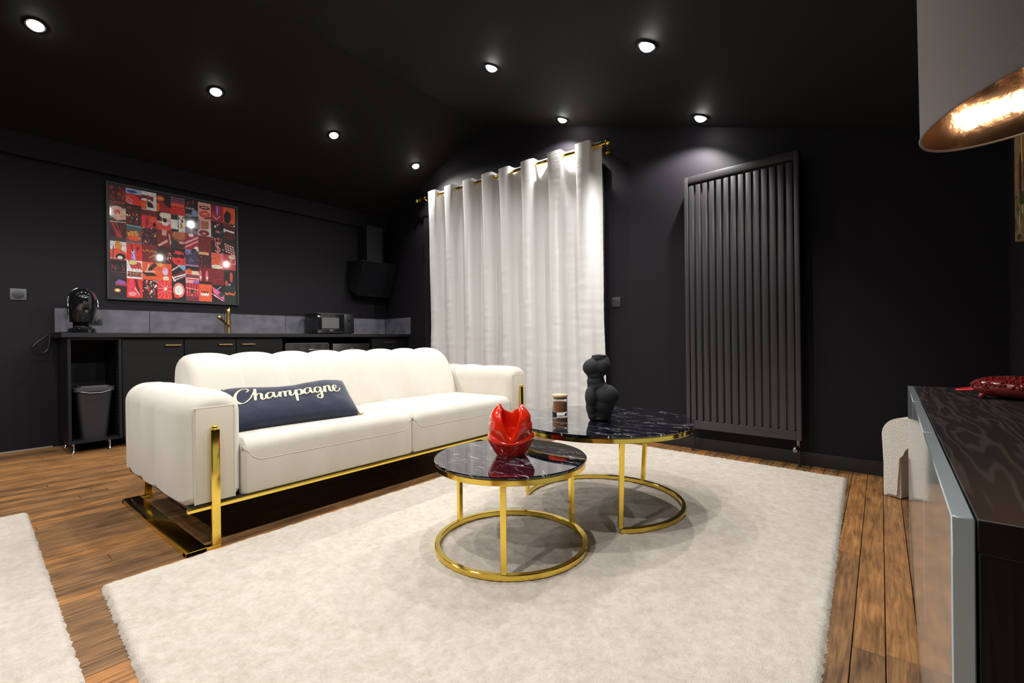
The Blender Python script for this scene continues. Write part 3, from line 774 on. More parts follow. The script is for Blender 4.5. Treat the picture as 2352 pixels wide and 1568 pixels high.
bm = bmesh.new(); box(bm, XC+.0015-l[0], XC+.0045-l[0], 3.14-l[1], 3.18-l[1], .808, .816, .001); obj('badge', bm, M_chrome, d)
# worktop
bm = bmesh.new(); bmv = [(XL+.001, .575), (XL+.001, wy(XL)-.002), (-5.05, wy(-5.05)-.002), (-5.05, .575)]
v0 = [bm.verts.new((x, y, .950)) for x, y in bmv]; v1 = [bm.verts.new((x, y, .988)) for x, y in bmv]
bm.faces.new(v0[::-1]); bm.faces.new(v1)
for i in range(4): bm.faces.new((v0[i], v0[(i+1) % 4], v1[(i+1) % 4], v1[i]))
bmesh.ops.bevel(bm, geom=[e for e in bm.edges], offset=.003, segments=2, affect='EDGES')
tag(obj('worktop', bm, M_work), 'long black kitchen worktop above the cabinets', 'worktop')
# splashback tiles
t = thing('splashback', 'low row of grey stone tiles behind the worktop', 'splashback', (XL, 2.0, .988))
ys = [.600, 1.272, 1.937, 2.602, 3.268, 3.925, wy(XL)-.012]
for a, b in zip(ys, ys[1:]):
    bm = bmesh.new(); box(bm, .0005, .010, a+.002-2.0, b-.002-2.0, 0.001, .229, .0012, 1); obj('tile', bm, M_tile, t)
bm = bmesh.new(); wbox(bm, -5.645, -5.035, .0005, .010, .989, 1.217); bmesh.ops.translate(bm, vec=Vector((-XL, -2.0, -.988)), verts=bm.verts); obj('tile', bm, M_tile, t)
bm = bmesh.new(); box(bm, .0005, .011, .597-2.0, .601-2.0, 0, .232); box(bm, .0005, .011, .60-2.0, ys[-1]-2.0, .2295, .2325); obj('edge_trim', bm, M_trim, t)
# tap
t = thing('kitchen_tap', 'brass kitchen tap rising from the worktop', 'tap', (-5.50, 1.925, .988))
obj('column', lathe(bmesh.new(), [(.027, 0), (.027, .006), (.021, .008), (.021, .228), (.024, .232), (.024, .262), (.020, .270), (.002, .271)], 24), M_brass, t)
obj('spout', tube(bmesh.new(), [(0.01, 0, .085), (.06, -.06, .128), (.12, -.125, .172)], .013, 14), M_brass, t)
bm = bmesh.new(); bmesh.ops.create_uvsphere(bm, u_segments=16, v_segments=10, radius=.021, matrix=Matrix.Translation((.123, -.128, .174))); obj('spout_end', bm, M_brass, t)
obj('lever', tube(bmesh.new(), [(0, .005, .262), (0, .012, .285), (-.02, .014, .292)], .004, 8), M_brass, t)
# microwave
t = thing('microwave', 'compact black microwave with two dials on the worktop', 'microwave', (-5.43, 3.065, .988)); l = t.location
Yc = 3.065; hy = .245; x0, x1 = -.165, .13
for (x, y) in ((x0+.03, -hy+.03), (x0+.03, hy-.03), (x1-.03, -hy+.03), (x1-.03, hy-.03)):
    obj('foot', lathe(bmesh.new(), [(.012, 0), (.012, .013)], 10, c=(x, y, 0)), M_satin, t)
bxo('body', x0, x1, -hy, hy, .012, .262, M_satin, t, .004)
d = bxo('door', x1, x1+.014, -hy, .105, .016, .258, M_glassb, t, .003)
bxo('door_window', x1+.0135, x1+.0155, -hy+.055, .035, .075, .205, mat('microwave_window', (.11, .11, .11), .3, coat=.6), d, .0)
bxo('chrome_strip', x1+.0135, x1+.017, -hy, .10, .252, .258, M_steel, d); bxo('chrome_strip', x1+.0135, x1+.017, -.12, .095, .026, .031, M_steel, d)
bxo('badge', x1+.0135, x1+.0155, -.09, -.045, .045, .055, M_chrome, d)
p_ = bxo('control_panel', x1, x1+.012, .108, hy, .016, .258, M_satin, t, .003)
for z in (.19, .11):
    bm = bmesh.new(); lathe(bm, [(.024, 0), (.022, .016), (.006, .018)], 24, M=Matrix.Translation((x1+.010, .175, z))@Matrix.Rotation(pi/2, 4, 'Y'))
    box(bm, x1+.020, x1+.032, .172, .178, z-.020, z+.020, .001); obj('dial', bm, M_satin, p_)
# coffee machine
t = thing('coffee_machine', 'round glossy black capsule coffee machine on the worktop', 'coffee machine', (-5.37, .742, .988))
bm = bmesh.new()
def egg(u, v):
    th = 2*pi*u; k = v; z = .10+.292*k
    if k < .5: w = .078+.022*sin(k/.5*pi/2)
    else: w = .100*sqrt(max(0, 1-((k-.5)/.5)**2.6))
    w = max(w, .001)
    dx = w*1.12*cos(th); dy = w*sin(th)*.98
    return (dx-.03*(1-k)+.02*k, dy, z)
vs, fs = grid_mesh(lambda u, v: egg(u, v), 48, 30, True); o = obj('head', (vs, fs), M_gloss, t, ang=180)
bm = bmesh.new()
for s in (-1, 1):
    tube(bm, catmull([(.03, s*.086, .11), (.055, s*.094, .20), (.045, s*.093, .29), (.02, s*.07, .355), (.0, s*.03, .388)], 6), .0035, 6)
obj('chrome_trim', bm, M_chrome, t)
obj('base', lathe(bmesh.new(), [(.088, 0), (.094, .006), (.094, .034), (.084, .046), (.002, .046)], 40, M=Matrix.Diagonal((1.1, .98, 1, 1))), M_gloss, t)
bxo('column', -.09, -.02, -.055, .055, .03, .13, M_gloss, t, .012, 3)
bm = bmesh.new(); lathe(bm, [(.055, 0), (.058, .008), (.052, .012), (.002, .012)], 32, c=(.045, 0, .044)); obj('drip_tray', bm, M_steel, t)
bm = bmesh.new(); lathe(bm, [(.010, 0), (.014, .01), (.026, .03), (.028, .045)], 20, c=(.050, 0, .095)); obj('spout', bm, M_gloss, t)
bm = bmesh.new(); lathe(bm, [(.012, 0), (.012, .006), (.009, .008)], 20, M=Matrix.Translation((.103, .012, .185))@Matrix.Rotation(pi/2, 4, 'Y')); obj('button', bm, M_grayp, t)
# power cord looping over the edge
pts = catmull([(-5.44, .66, 1.00), (-5.50, .63, .998), (-5.56, .61, .997), (-5.60, .570, .992), (-5.61, .530, .955), (-5.605, .480, .905), (-5.60, .462, .870), (-5.605, .485, .835), (-5.61, .525, .825), (-5.615, .556, .86), (-5.62, .566, .92), (-5.63, .570, .965), (-5.642, .590, .995)], 8)
tag(obj('power_cord', tube(bmesh.new(), pts, .0055, 8), M_satin), 'thin black power cord looping off the left end of the worktop', 'cord')
# bin
t = thing('waste_bin', 'dark grey plastic waste bin with a lid inside the open cabinet', 'bin', (-5.27, .782, .103))
def frust(bm, w0, d0, w1, d1, z0, z1, r=.03, n=6):
    rings = []
    for (w, d, z) in ((w0, d0, z0), (w1, d1, z1)):
        rr = [(y, x) for y, x in rrect(-d/2, d/2, -w/2, w/2, r, r, n)]
        rings.append([bm.verts.new((x, y, z)) for y, x in rr])
    A, B = rings; m = len(A)
    for j in range(m): bm.faces.new((A[j], A[(j+1) % m], B[(j+1) % m], B[j]))
    bm.faces.new(A[::-1]); bm.faces.new(B); return bm
obj('body', frust(bmesh.new(), .22, .165, .28, .232, 0, .40), M_binb, t)
d = obj('lid', frust(bmesh.new(), .30, .262, .30, .262, .398, .430), M_grayp, t)
obj('lid_flap', frust(bmesh.new(), .26, .225, .24, .20, .430, .442), M_binb, d)
bm = bmesh.new(); tube(bm, [(.151, -.09, .398), (.153, -.03, .385), (.152, .04, .384), (.150, .10, .398)], .003, 6); obj('liner_edge', bm, mat('pale_bin_liner', (.35, .35, .37), .5), t)
# hood
t = thing('cooker_hood', 'slanted black glass cooker hood with a square duct on the kitchen wall', 'cooker hood', (XL, 3.72, 1.55)); l = t.location
bm = bmesh.new()
P4 = [(-5.63, 1.60), (-5.44, 1.53), (-5.27, 1.93), (-5.30, 1.97), (-5.63, 1.99)]
ya, yb = 3.445, 3.955
A = [bm.verts.new((x-l[0], ya-l[1], z-l[2])) for x, z in P4]; B = [bm.verts.new((x-l[0], yb-l[1], z-l[2])) for x, z in P4]
bm.faces.new(A); bm.faces.new(B[::-1])
for i in range(5): bm.faces.new((A[i], A[(i+1) % 5], B[(i+1) % 5], B[i]))
h = obj('hood_body', bm, M_satin, t, sm=False)
bm = bmesh.new(); Q = [(-5.447, 1.515), (-5.438, 1.512), (-5.252, 1.955), (-5.261, 1.958)]
A = [bm.verts.new((x-l[0], ya-.01-l[1], z-l[2])) for x, z in Q]; B = [bm.verts.new((x-l[0], yb+.01-l[1], z-l[2])) for x, z in Q]
bm.faces.new(A); bm.faces.new(B[::-1])
for i in range(4): bm.faces.new((A[i], A[(i+1) % 4], B[(i+1) % 4], B[i]))
obj('glass_panel', bm, M_glassb, t, sm=False)
bm = bmesh.new(); box(bm, .002, .22, 3.61-l[1], 3.87-l[1], 1.985-l[2], 2.483-l[2], .002, 1); obj('duct', bm, M_trim, t)
# wall picture: red photo collage
POS = (XL, 1.515, 1.87)
t = thing('framed_collage', 'black framed collage poster of many small red photographs', 'picture', POS)
hw, hh = .565, .556
bm = bmesh.new(); fw = .022
for q in ((-hw, -hw+fw, -hh, hh), (hw-fw, hw, -hh, hh), (-hw+fw, hw-fw, -hh, -hh+fw), (-hw+fw, hw-fw, hh-fw, hh)):
    box(bm, .001, .030, q[0], q[1], q[2], q[3], .0015, 1)
obj('frame', bm, mat('charcoal_frame', (.012, .014, .015), .4), t)
bxo('backing', .004, .018, -hw+fw*.8, hw-fw*.8, -hh+fw*.8, hh-fw*.8, M_trim, t, sm=False)
class Print:
    def __init__(s): s.v = []; s.f = []; s.c = []; s.k = 0
    def poly(s, pts, c, lay=None):
        s.k += 1; x = .0182+.0000025*s.k; n = len(s.v)
        for (u, v) in pts:
            s.v.append((x, -.5375+1.075*u/9, .527-1.054*v/6))
        s.f.append(tuple(range(n, n+len(pts)))); s.c.append(c)
    def clip(s, cx, cy, u, v): return (cx+min(1, max(0, u)), cy+min(1, max(0, v)))
    def rect(s, cx, cy, a, b, c_, d, col): s.poly([(cx+a, cy+b), (cx+c_, cy+b), (cx+c_, cy+d), (cx+a, cy+d)], col)
    def pl(s, cx, cy, pts, col): s.poly([s.clip(cx, cy, *p) for p in pts], col)
    def ell(s, cx, cy, x, y, a, b, col, n=18, rot=0):
        s.pl(cx, cy, [(x+a*cos(2*pi*i/n)*cos(rot)-b*sin(2*pi*i/n)*sin(rot), y+a*cos(2*pi*i/n)*sin(rot)+b*sin(2*pi*i/n)*cos(rot)) for i in range(n)], col)
    def line(s, cx, cy, x0, y0, x1, y1, w, col):
        dx, dy = x1-x0, y1-y0; l = hypot(dx, dy) or 1; nx, ny = -dy/l*w, dx/l*w
        s.pl(cx, cy, [(x0+nx, y0+ny), (x1+nx, y1+ny), (x1-nx, y1-ny), (x0-nx, y0-ny)], col)
    def text(s, cx, cy, x, y, h, txt, col, rot=0, wmax=None):
        cu = bpy.data.curves.new('t', 'FONT'); cu.body = txt; cu.size = 1.0; o = bpy.data.objects.new('t', cu); link(o)
        dg = bpy.context.evaluated_depsgraph_get(); me = bpy.data.meshes.new_from_object(o.evaluated_get(dg))
        xs_ = [v.co.x for v in me.vertices]; w = max(xs_)-min(xs_); k = h/.72
        kx = min(k*1.0, (wmax or 9)/w)
        s.k += 1; X = .0182+.0000025*s.k; n = len(s.v)
        for v in me.vertices:
            a, b = v.co.x*kx, -v.co.y*k
            u = cx+x+a*cos(rot)-b*sin(rot); w_ = cy+y+a*sin(rot)+b*cos(rot)
            s.v.append((X, -.5375+1.075*u/9, .527-1.054*w_/6))
        for p_ in me.polygons: s.f.append(tuple(n+i for i in p_.vertices)); s.c.append(col)
        bpy.data.objects.remove(o); bpy.data.meshes.remove(me)
    def build(s, name, m, parent):
        me = bpy.data.meshes.new(name); me.from_pydata(s.v, [], s.f); me.materials.append(m)
        ca = me.color_attributes.new('Col', 'FLOAT_COLOR', 'CORNER')
        i = 0
        for p_, c in zip(me.polygons, s.c):
            for _ in p_.vertices: ca.data[i].color = (*c, 1); i += 1
        o = bpy.data.objects.new(name, me); link(o); o.parent = parent; return o
def C8(r, g, b): return tuple(min(.92, 1.55*(x/255)**2.2) for x in (r, g, b))
RED = C8(225, 45, 35); DR = C8(110, 22, 24); BK = C8(22, 10, 12); OR = C8(250, 80, 45); PK = C8(235, 130, 140); WH = C8(235, 225, 220)
SK = C8(215, 150, 135); DK = C8(60, 18, 20); GR = C8(35, 45, 38); BL = C8(90, 110, 160); PU = C8(120, 60, 130); GD = C8(200, 150, 60); MR = C8(150, 25, 35); BR = C8(120, 60, 40); GY = C8(120, 110, 120)
P = Print()
cells = [  # background colours, row by row
 [DK, DR, WH, BK, RED, BK, SK, MR, OR], [SK, DK, RED, SK, WH, GY, SK, BK, DK], [DK, BR, DK, DR, BR, MR, DR, BK, BK],
 [WH, RED, DR, DK, RED, C8(60, 50, 75), DK, C8(220, 90, 80), C8(170, 50, 60)], [BK, WH, OR, OR, BK, C8(200, 150, 150), DR, DR, BK],
 [C8(30, 20, 25), RED, DK, RED, BK, MR, OR, BK, C8(25, 35, 30)]]
rowv = [0, 1.02, 2.0, 2.97, 3.95, 4.95, 6]
for j in range(6):
    for i in range(9): P.poly([(i, rowv[j]), (i+1, rowv[j]), (i+1, rowv[j+1]), (i, rowv[j+1])], cells[j][i])
R2 = random.Random(3)
def specks(cx, cy, n, cols, s=.05, x0=0, x1=1, y0=0, y1=1):
    for _ in range(n):
        x, y = R2.uniform(x0, x1), R2.uniform(y0, y1); a = R2.uniform(.4, 1)*s
        P.ell(cx, cy, x, y, a*1.6, a, R2.choice(cols), 6, R2.uniform(0, 3))
def stripes(cx, cy, n, cols, w, ang, off=0):
    for k in range(n):
        y = off+k/n*1.6-.3; P.line(cx, cy, -.2, y+.5*ang, 1.2, y-.5*ang, w, cols[k % len(cols)])
# row 0
specks(0, 0, 16, [DR, BR, MR], .09, y1=.7); P.text(0, 0, .02, .97, .16, 'PLAYBOY', C8(190, 60, 55), wmax=.95)
P.rect(1, 0, 0, 0, 1, .28, C8(150, 160, 200)); P.ell(1, 0, .4, .16, .34, .08, C8(50, 70, 120)); P.pl(1, 0, [(0, .3), (.6, .32), (1, .6), (1, 1), (.5, .95), (0, .75)], RED)
for q in (.45, .6, .72): P.line(1, 0, 0, q, .45, q+.22, .018, C8(200, 180, 190))
P.rect(1, 0, 0, .88, 1, 1, BK)
P.pl(2, 0, [(0, .2), (.8, .25), (.8, .5), (0, .45)], DR); P.ell(2, 0, .3, .45, .3, .05, WH); P.ell(2, 0, .45, .32, .12, .14, BR); P.rect(2, 0, 0, .52, .35, 1, OR); P.pl(2, 0, [(.35, .5), (.75, .6), (.8, .9), (.4, .85)], BK); P.line(2, 0, .6, .45, .9, .85, .03, SK); P.ell(2, 0, .6, .93, .3, .06, WH)
P.ell(3, 0, .25, .25, .3, .16, OR); P.ell(3, 0, .3, .24, .2, .05, C8(255, 150, 60)); P.rect(3, 0, 0, .45, 1, 1, MR); P.pl(3, 0, [(.5, .4), (1, .3), (1, .7), (.6, .6)], BK); P.pl(3, 0, [(0, .5), (.2, .55), (.2, 1), (0, 1)], OR)
P.rect(4, 0, 0, 0, 1, .32, C8(120, 70, 100))
for q in (.1, .22): P.line(4, 0, .08, q, .95, q+.03, .03, C8(60, 35, 60))
for r_, q in enumerate((.42, .56, .72, .88)):
    x = .05
    while x < .9: w = R2.uniform(.04, .09); P.rect(4, 0, x, q, x+w, q+.07, C8(255, 120, 100) if r_ == 0 else C8(150, 12, 20)); x += w+.03
P.text(5, 0, .05, .56, .13, 'CHANEL', C8(235, 235, 235), wmax=.92); specks(5, 0, 10, [DR, MR], .06, y1=.35); P.ell(5, 0, .75, .75, .25, .2, C8(120, 130, 160)); P.ell(5, 0, .3, .92, .3, .1, GY)
P.ell(6, 0, .5, .3, .42, .12, DR); P.rect(6, 0, .28, .26, .7, .31, WH); P.ell(6, 0, .5, .70, .42, .24, C8(190, 70, 70)); P.ell(6, 0, .55, .66, .2, .06, C8(240, 130, 60)); P.line(6, 0, .5, .98, 1, .85, .05, BK)
P.ell(7, 0, .5, .3, .12, .35, C8(80, 50, 170)); P.ell(7, 0, .52, .3, .05, .3, C8(170, 150, 230)); P.pl(7, 0, [(0, .05), (.35, 0), (.3, .35), (0, .4)], DR); P.line(7, 0, .15, .66, .45, .88, .02, WH); P.line(7, 0, .45, .88, .75, .62, .02, WH); P.line(7, 0, 0, .98, 1, .85, .03, DR)
P.pl(8, 0, [(.1, 1), (.05, .5), (.3, .2), (.6, .35), (.65, .7), (.5, 1)], BK); P.line(8, 0, .6, .4, .95, .8, .03, C8(200, 10, 15))
# row 1
y = rowv[1]
P.rect(0, y, 0, 0, 1, .15, GR); P.ell(0, y, .45, .38, .48, .32, C8(220, 165, 150)); P.ell(0, y, .45, .40, .2, .13, C8(190, 45, 45)); P.line(0, y, .46, .42, .62, .88, .03, WH); P.pl(0, y, [(0, .6), (.4, .85), (1, .75), (1, 1), (0, 1)], BK); P.line(0, y, 0, .95, 1, .9, .03, C8(180, 150, 130))
specks(1, y, 26, [DR, BK, MR], .08); specks(1, y, 7, [C8(240, 200, 90), C8(230, 220, 150)], .045, y0=.35, y1=.65)
P.rect(2, y, 0, 0, 1, .32, C8(95, 15, 22)); specks(2, y, 8, [MR, DK], .07, y1=.3); P.rect(2, y, .05, .38, .65, 1, C8(205, 40, 45)); P.ell(2, y, .35, .7, .12, .25, C8(140, 20, 30)); P.ell(2, y, .75, .5, .22, .14, OR); P.ell(2, y, .85, .8, .12, .14, BK)
P.rect(3, y, 0, 0, .35, .5, DK); P.ell(3, y, .6, .15, .4, .2, C8(225, 200, 175)); P.ell(3, y, .55, .42, .15, .12, BK); P.ell(3, y, .15, .3, .1, .08, BK); P.rect(3, y, 0, .62, 1, 1, C8(225, 60, 50)); P.ell(3, y, .6, .6, .25, .15, WH); P.ell(3, y, .57, .45, .14, .11, BK)
P.rect(4, y, 0, 0, .5, .3, GR); specks(4, y, 12, [BR, GD, DR], .09, x0=.5, y1=.7); P.rect(4, y, .1, .3, .3, .8, WH); P.line(4, y, .55, 0, .5, 1, .02, BK); P.ell(4, y, .85, .9, .15, .1, C8(220, 220, 240)); P.line(4, y, .75, .85, .95, .98, .015, BK); P.rect(4, y, 0, .85, .5, 1, BK)
P.ell(5, y, .5, .1, .6, .2, C8(40, 40, 60)); P.text(5, y, .35, .52, .13, 'MAD', C8(60, 45, 55), wmax=.6); P.ell(5, y, .18, .68, .2, .11, C8(50, 35, 45)); P.ell(5, y, .8, .7, .2, .11, C8(50, 35, 45)); P.line(5, y, .45, .5, .5, 1, .05, C8(160, 140, 150))
P.rect(6, y, 0, 0, .15, 1, GY); P.rect(6, y, .2, .1, .8, .6, C8(150, 90, 75)); P.pl(6, y, [(0, .7), (1, .5), (1, 1), (0, 1)], C8(215, 205, 220)); P.ell(6, y, .45, .82, .42, .18, DR); P.ell(6, y, .45, .85, .12, .05, C8(240, 180, 150))
specks(7, y, 9, [WH, SK, RED], .07, x0=.3, x1=.7, y0=.1, y1=.8); specks(7, y, 4, [C8(40, 90, 60)], .06, x0=.6, y0=.5)
for q in (.15, .4, .62, .85): P.line(8, y, q, 0, q, 1, .02, DR)
P.rect(8, y, 0, .1, 1, .14, BR); P.line(8, y, 0, .42, .9, .52, .055, C8(230, 225, 220)); P.ell(8, y, .08, .46, .07, .13, WH); P.ell(8, y, .9, .1, .08, .05, C8(170, 200, 180))
# row 2
y = rowv[2]
for k in range(9): P.line(0, y, R2.random(), 0, R2.random(), .9, .02, R2.choice([MR, DR, C8(190, 60, 60)]))
P.rect(0, y, 0, .8, 1, 1, C8(60, 50, 52)); P.rect(1, y, 0, 0, 1, .28, C8(55, 85, 95)); P.line(1, y, 0, .02, 1, .08, .03, C8(130, 160, 170)); P.ell(1, y, .45, .5, .35, .18, C8(190, 130, 60)); P.ell(1, y, .5, .72, .45, .14, C8(235, 75, 50)); specks(1, y, 10, [GD, C8(40, 70, 80), RED], .05, y0=.3, y1=.7); P.line(1, y, .7, .3, 1, .7, .04, C8(60, 90, 130)); P.rect(1, y, 0, .85, 1, 1, C8(110, 70, 70))
specks(2, y, 34, [BR, PU, GD, BK, DR], .06); specks(2, y, 5, [WH, C8(250, 190, 120)], .03)
P.pl(3, y, [(.35, 0), (.7, .02), (.65, .35), (.35, .32)], C8(210, 150, 140)); P.line(3, y, .1, .98, .75, .6, .08, SK); P.line(3, y, .85, .2, .95, .8, .05, SK)
P.ell(4, y, .6, .2, .55, .25, C8(170, 95, 65)); P.pl(4, y, [(0, .4), (.5, .6), (.5, 1), (0, 1)], GR); P.ell(4, y, .65, .75, .35, .2, DK); P.ell(4, y, .75, .62, .22, .08, PK)
stripes(5, y, 7, [PK, MR, C8(120, 40, 70), C8(230, 160, 170)], .06, .45); P.ell(5, y, .45, .08, .2, .12, WH); P.ell(5, y, .85, .92, .22, .2, C8(230, 225, 235)); P.ell(5, y, .7, .98, .15, .1, BK)
specks(6, y, 22, [C8(125, 35, 35), C8(100, 28, 30)], .08)
P.text(7, y, .25, .92, .70, '$', C8(250, 130, 120), wmax=.45); specks(7, y, 12, [C8(230, 60, 55), C8(245, 110, 100)], .07, x0=.05, y1=.35); specks(7, y, 3, [PK], .06, x0=.85, y0=.7)
for k in range(4): 
    for q in range(4): P.line(8, y, .06+q*.21+k*.03, .32+k*.15+q*.05, .22+q*.21+k*.03, .36+k*.15+q*.05, .045, C8(240, 140, 145))
# row 3
y = rowv[3]
P.line(0, y, 0, .25, 1, .22, .01, BR); P.ell(0, y, .5, .3, .22, .3, C8(225, 130, 60)); P.pl(0, y, [(0, .5), (.5, .4), (1, .6), (1, .95), (0, .95)], C8(200, 75, 60)); P.ell(0, y, .65, .85, .3, .18, BK); P.ell(0, y, .6, .9, .16, .1, WH); P.line(0, y, .2, .3, .15, 1, .03, BR)
P.rect(1, y, 0, 0, 1, .05, GY); P.pl(1, y, [(.35, .3), (.55, .4), (.6, 1), (.3, 1)], C8(150, 110, 190)); P.ell(1, y, .4, .5, .09, .08, C8(235, 220, 235)); P.line(1, y, .3, .1, .4, .5, .05, DR); P.ell(1, y, .72, .3, .08, .1, DK); P.line(1, y, .45, .6, .5, .95, .03, WH)
for k in range(9): P.ell(2, y, .1+k*.1, .36+.05*sin(k*2), .045, .04, GD, 6)
for k in range(4): P.ell(2, y, .5+k*.1, .72-k*.05, .05, .04, GD, 6)
specks(2, y, 10, [C8(130, 50, 35)], .06)
P.pl(3, y, [(0, 0), (.3, .1), (.6, .5), (.5, 1), (0, 1)], C8(50, 30, 28)); specks(3, y, 16, [GD, RED, BR, WH], .05, x0=.5, y0=.3)
P.pl(4, y, [(0, 0), (1, 0), (1, .45), (.8, .2), (.3, .15), (.1, .4), (0, .9)], BK); P.ell(4, y, .28, .46, .24, .12, BK); P.ell(4, y, .75, .46, .22, .12, BK); P.line(4, y, .1, .42, .95, .42, .03, BK); P.ell(4, y, .5, .78, .13, .06, C8(120, 10, 15)); P.pl(4, y, [(0, .75), (.25, .95), (.3, 1), (0, 1)], BK)
P.rect(5, y, 0, 0, .45, .3, C8(110, 120, 160)); specks(5, y, 14, [C8(50, 50, 80), BK, C8(100, 60, 80)], .08); specks(5, y, 3, [C8(250, 220, 170)], .03, y0=.5); P.rect(5, y, 0, .88, 1, 1, C8(140, 110, 150))
P.rect(6, y, 0, .03, .8, .2, C8(245, 150, 110)); specks(6, y, 14, [MR, C8(190, 70, 60), BK], .06, y0=.3)
P.ell(7, y, .4, .35, .35, .3, C8(230, 80, 45)); P.line(7, y, .7, 0, .9, .5, .05, C8(200, 120, 160)); P.ell(7, y, .45, .85, .45, .12, C8(240, 215, 180)); specks(7, y, 6, [WH, C8(255, 180, 120)], .03, y1=.6)
P.ell(8, y, .7, .15, .3, .15, C8(190, 160, 130)); specks(8, y, 8, [PK, WH], .05, x0=.3, y0=.1, y1=.6); P.rect(8, y, .2, .55, 1, .6, PK)
# row 4
y = rowv[4]
P.rect(0, y, 0, .0, 1, .08, C8(120, 40, 45)); P.text(0, y, .04, .62, .32, 'N', C8(140, 50, 60), wmax=.3); P.text(0, y, .68, .62, .32, '5', C8(140, 50, 60), wmax=.25); P.rect(0, y, .4, .36, .62, .58, GR); P.rect(0, y, 0, .7, 1, .73, C8(110, 60, 65)); P.rect(0, y, 0, .78, 1, 1, C8(48, 30, 32))
P.pl(1, y, [(.1, 0), (.9, .1), (1, .5), (.3, .5)], C8(170, 60, 55)); P.ell(1, y, .4, .12, .25, .12, C8(230, 190, 110)); P.rect(1, y, .05, .62, .97, .9, C8(120, 75, 65)); specks(1, y, 14, [DR, SK, BR], .05, y0=.63, y1=.9)
for k in range(5): P.rect(1, y, .06+k*.18, .44, .18+k*.18, .60, WH)
P.pl(2, y, [(.35, .4), (.8, .0), (1, .15), (.55, .5), (1, .75), (.3, .8), (0, .62)], C8(50, 28, 20)); P.line(2, y, .15, .55, .9, .52, .05, SK); P.line(2, y, .3, .5, .45, .1, .05, SK)
P.ell(3, y, .2, .1, .3, .1, C8(250, 140, 60)); P.ell(3, y, .55, .45, .2, .22, C8(190, 170, 220)); P.ell(3, y, .5, .3, .1, .1, PK); P.ell(3, y, .6, .85, .22, .12, C8(230, 190, 160)); P.pl(3, y, [(.75, .2), (1, .2), (1, .9), (.8, .9)], RED)
P.pl(4, y, [(.4, 0), (1, 0), (1, .4)], C8(110, 160, 190)); P.line(4, y, 0, .35, .6, 0, .05, C8(220, 170, 170)); P.line(4, y, 0, .75, 1, .3, .07, DR); P.line(4, y, .05, .8, 1, .5, .04, WH); P.line(4, y, .1, .95, 1, .6, .04, C8(210, 150, 150)); P.line(4, y, 0, .7, .25, 1, .06, WH)
P.rect(5, y, 0, 0, 1, .25, BK); P.ell(5, y, .25, .35, .2, .2, OR); P.rect(5, y, .5, .3, 1, .5, C8(220, 190, 150)); P.rect(5, y, 0, .5, 1, .68, C8(110, 50, 70)); P.ell(5, y, .8, .95, .25, .12, C8(120, 100, 180)); P.line(5, y, .1, .8, .9, .78, .03, RED)
for q in (.12, .62): P.ell(6, y, q, .5, .1, .34, C8(215, 100, 110)); P.rect(6, y, q-.05, .55, q+.1, .7, WH)
P.rect(6, y, 0, .86, 1, 1, BK)
specks(7, y, 8, [C8(135, 45, 45)], .08); P.ell(8, y, .6, .45, .13, .33, C8(170, 70, 45)); P.ell(8, y, .2, .85, .12, .18, C8(170, 70, 40)); P.ell(8, y, .45, .92, .1, .08, C8(120, 130, 200))
# row 5
y = rowv[5]
P.pl(0, y, [(.25, .3), (.5, .1), (.9, .2), (1, .4), (.7, .45)], C8(120, 80, 140)); P.line(0, y, .3, .38, .95, .4, .05, C8(150, 50, 60)); P.ell(0, y, .42, .7, .2, .1, C8(240, 130, 80)); P.ell(0, y, .42, .7, .1, .05, C8(255, 190, 140))
P.line(1, y, .35, 0, .2, .8, .1, C8(200, 60, 90)); P.line(1, y, .55, 0, .8, .9, .09, C8(70, 25, 25)); P.ell(1, y, .35, .85, .25, .12, PK); P.line(1, y, .5, .5, .8, .9, .05, PK)
specks(2, y, 44, [WH, PK, C8(120, 150, 150), DR, RED, BK], .06)
for k in range(26):
    a = 2*pi*k/26; P.line(3, y, .55, .45, .55+.75*cos(a), .45+.75*sin(a), .018, PK if k % 2 else C8(200, 25, 30))
P.ell(3, y, .55, .45, .1, .1, C8(255, 190, 180))
P.ell(4, y, .5, .48, .42, .44, C8(225, 110, 95)); P.ell(4, y, .5, .48, .3, .3, C8(250, 200, 195)); P.ell(4, y, .45, .5, .2, .14, WH); P.ell(4, y, .35, .85, .2, .1, RED)
for k in range(5): P.line(5, y, .1+k*.2, 0, .1+k*.2, 1, .02, C8(200, 90, 100))
P.line(5, y, 0, .3, 1, .4, .03, C8(230, 120, 120)); P.rect(5, y, .35, .4, .65, .6, GR); P.rect(5, y, 0, .8, 1, 1, C8(100, 40, 60)); specks(5, y, 5, [WH], .03, y0=.5, y1=.8)
P.rect(6, y, .15, .42, .75, .52, BR); 
for k in range(7): P.ell(6, y, .16+k*.095, .62+.04*(k % 2), .05, .09, WH, 7)
P.pl(7, y, [(0, .1), (.6, .4), (1, .6), (1, 1), (.2, .7)], C8(230, 90, 130)); P.line(7, y, 0, .45, 1, .95, .025, BK); P.line(7, y, 0, .55, .9, 1, .02, WH); P.line(7, y, .1, .7, .7, 1, .02, BK); P.ell(7, y, .75, .6, .22, .14, C8(40, 60, 55)); P.line(7, y, .4, .3, .75, .1, .015, WH)
for k in range(5): P.ell(8, y, .14+k*.14, .50+.03*sin(k*2.2), .07, .08, C8(235, 95, 60), 8)
P.line(8, y, .8, .6, .95, .35, .03, C8(235, 95, 60))
P.build('print', M_print, t)

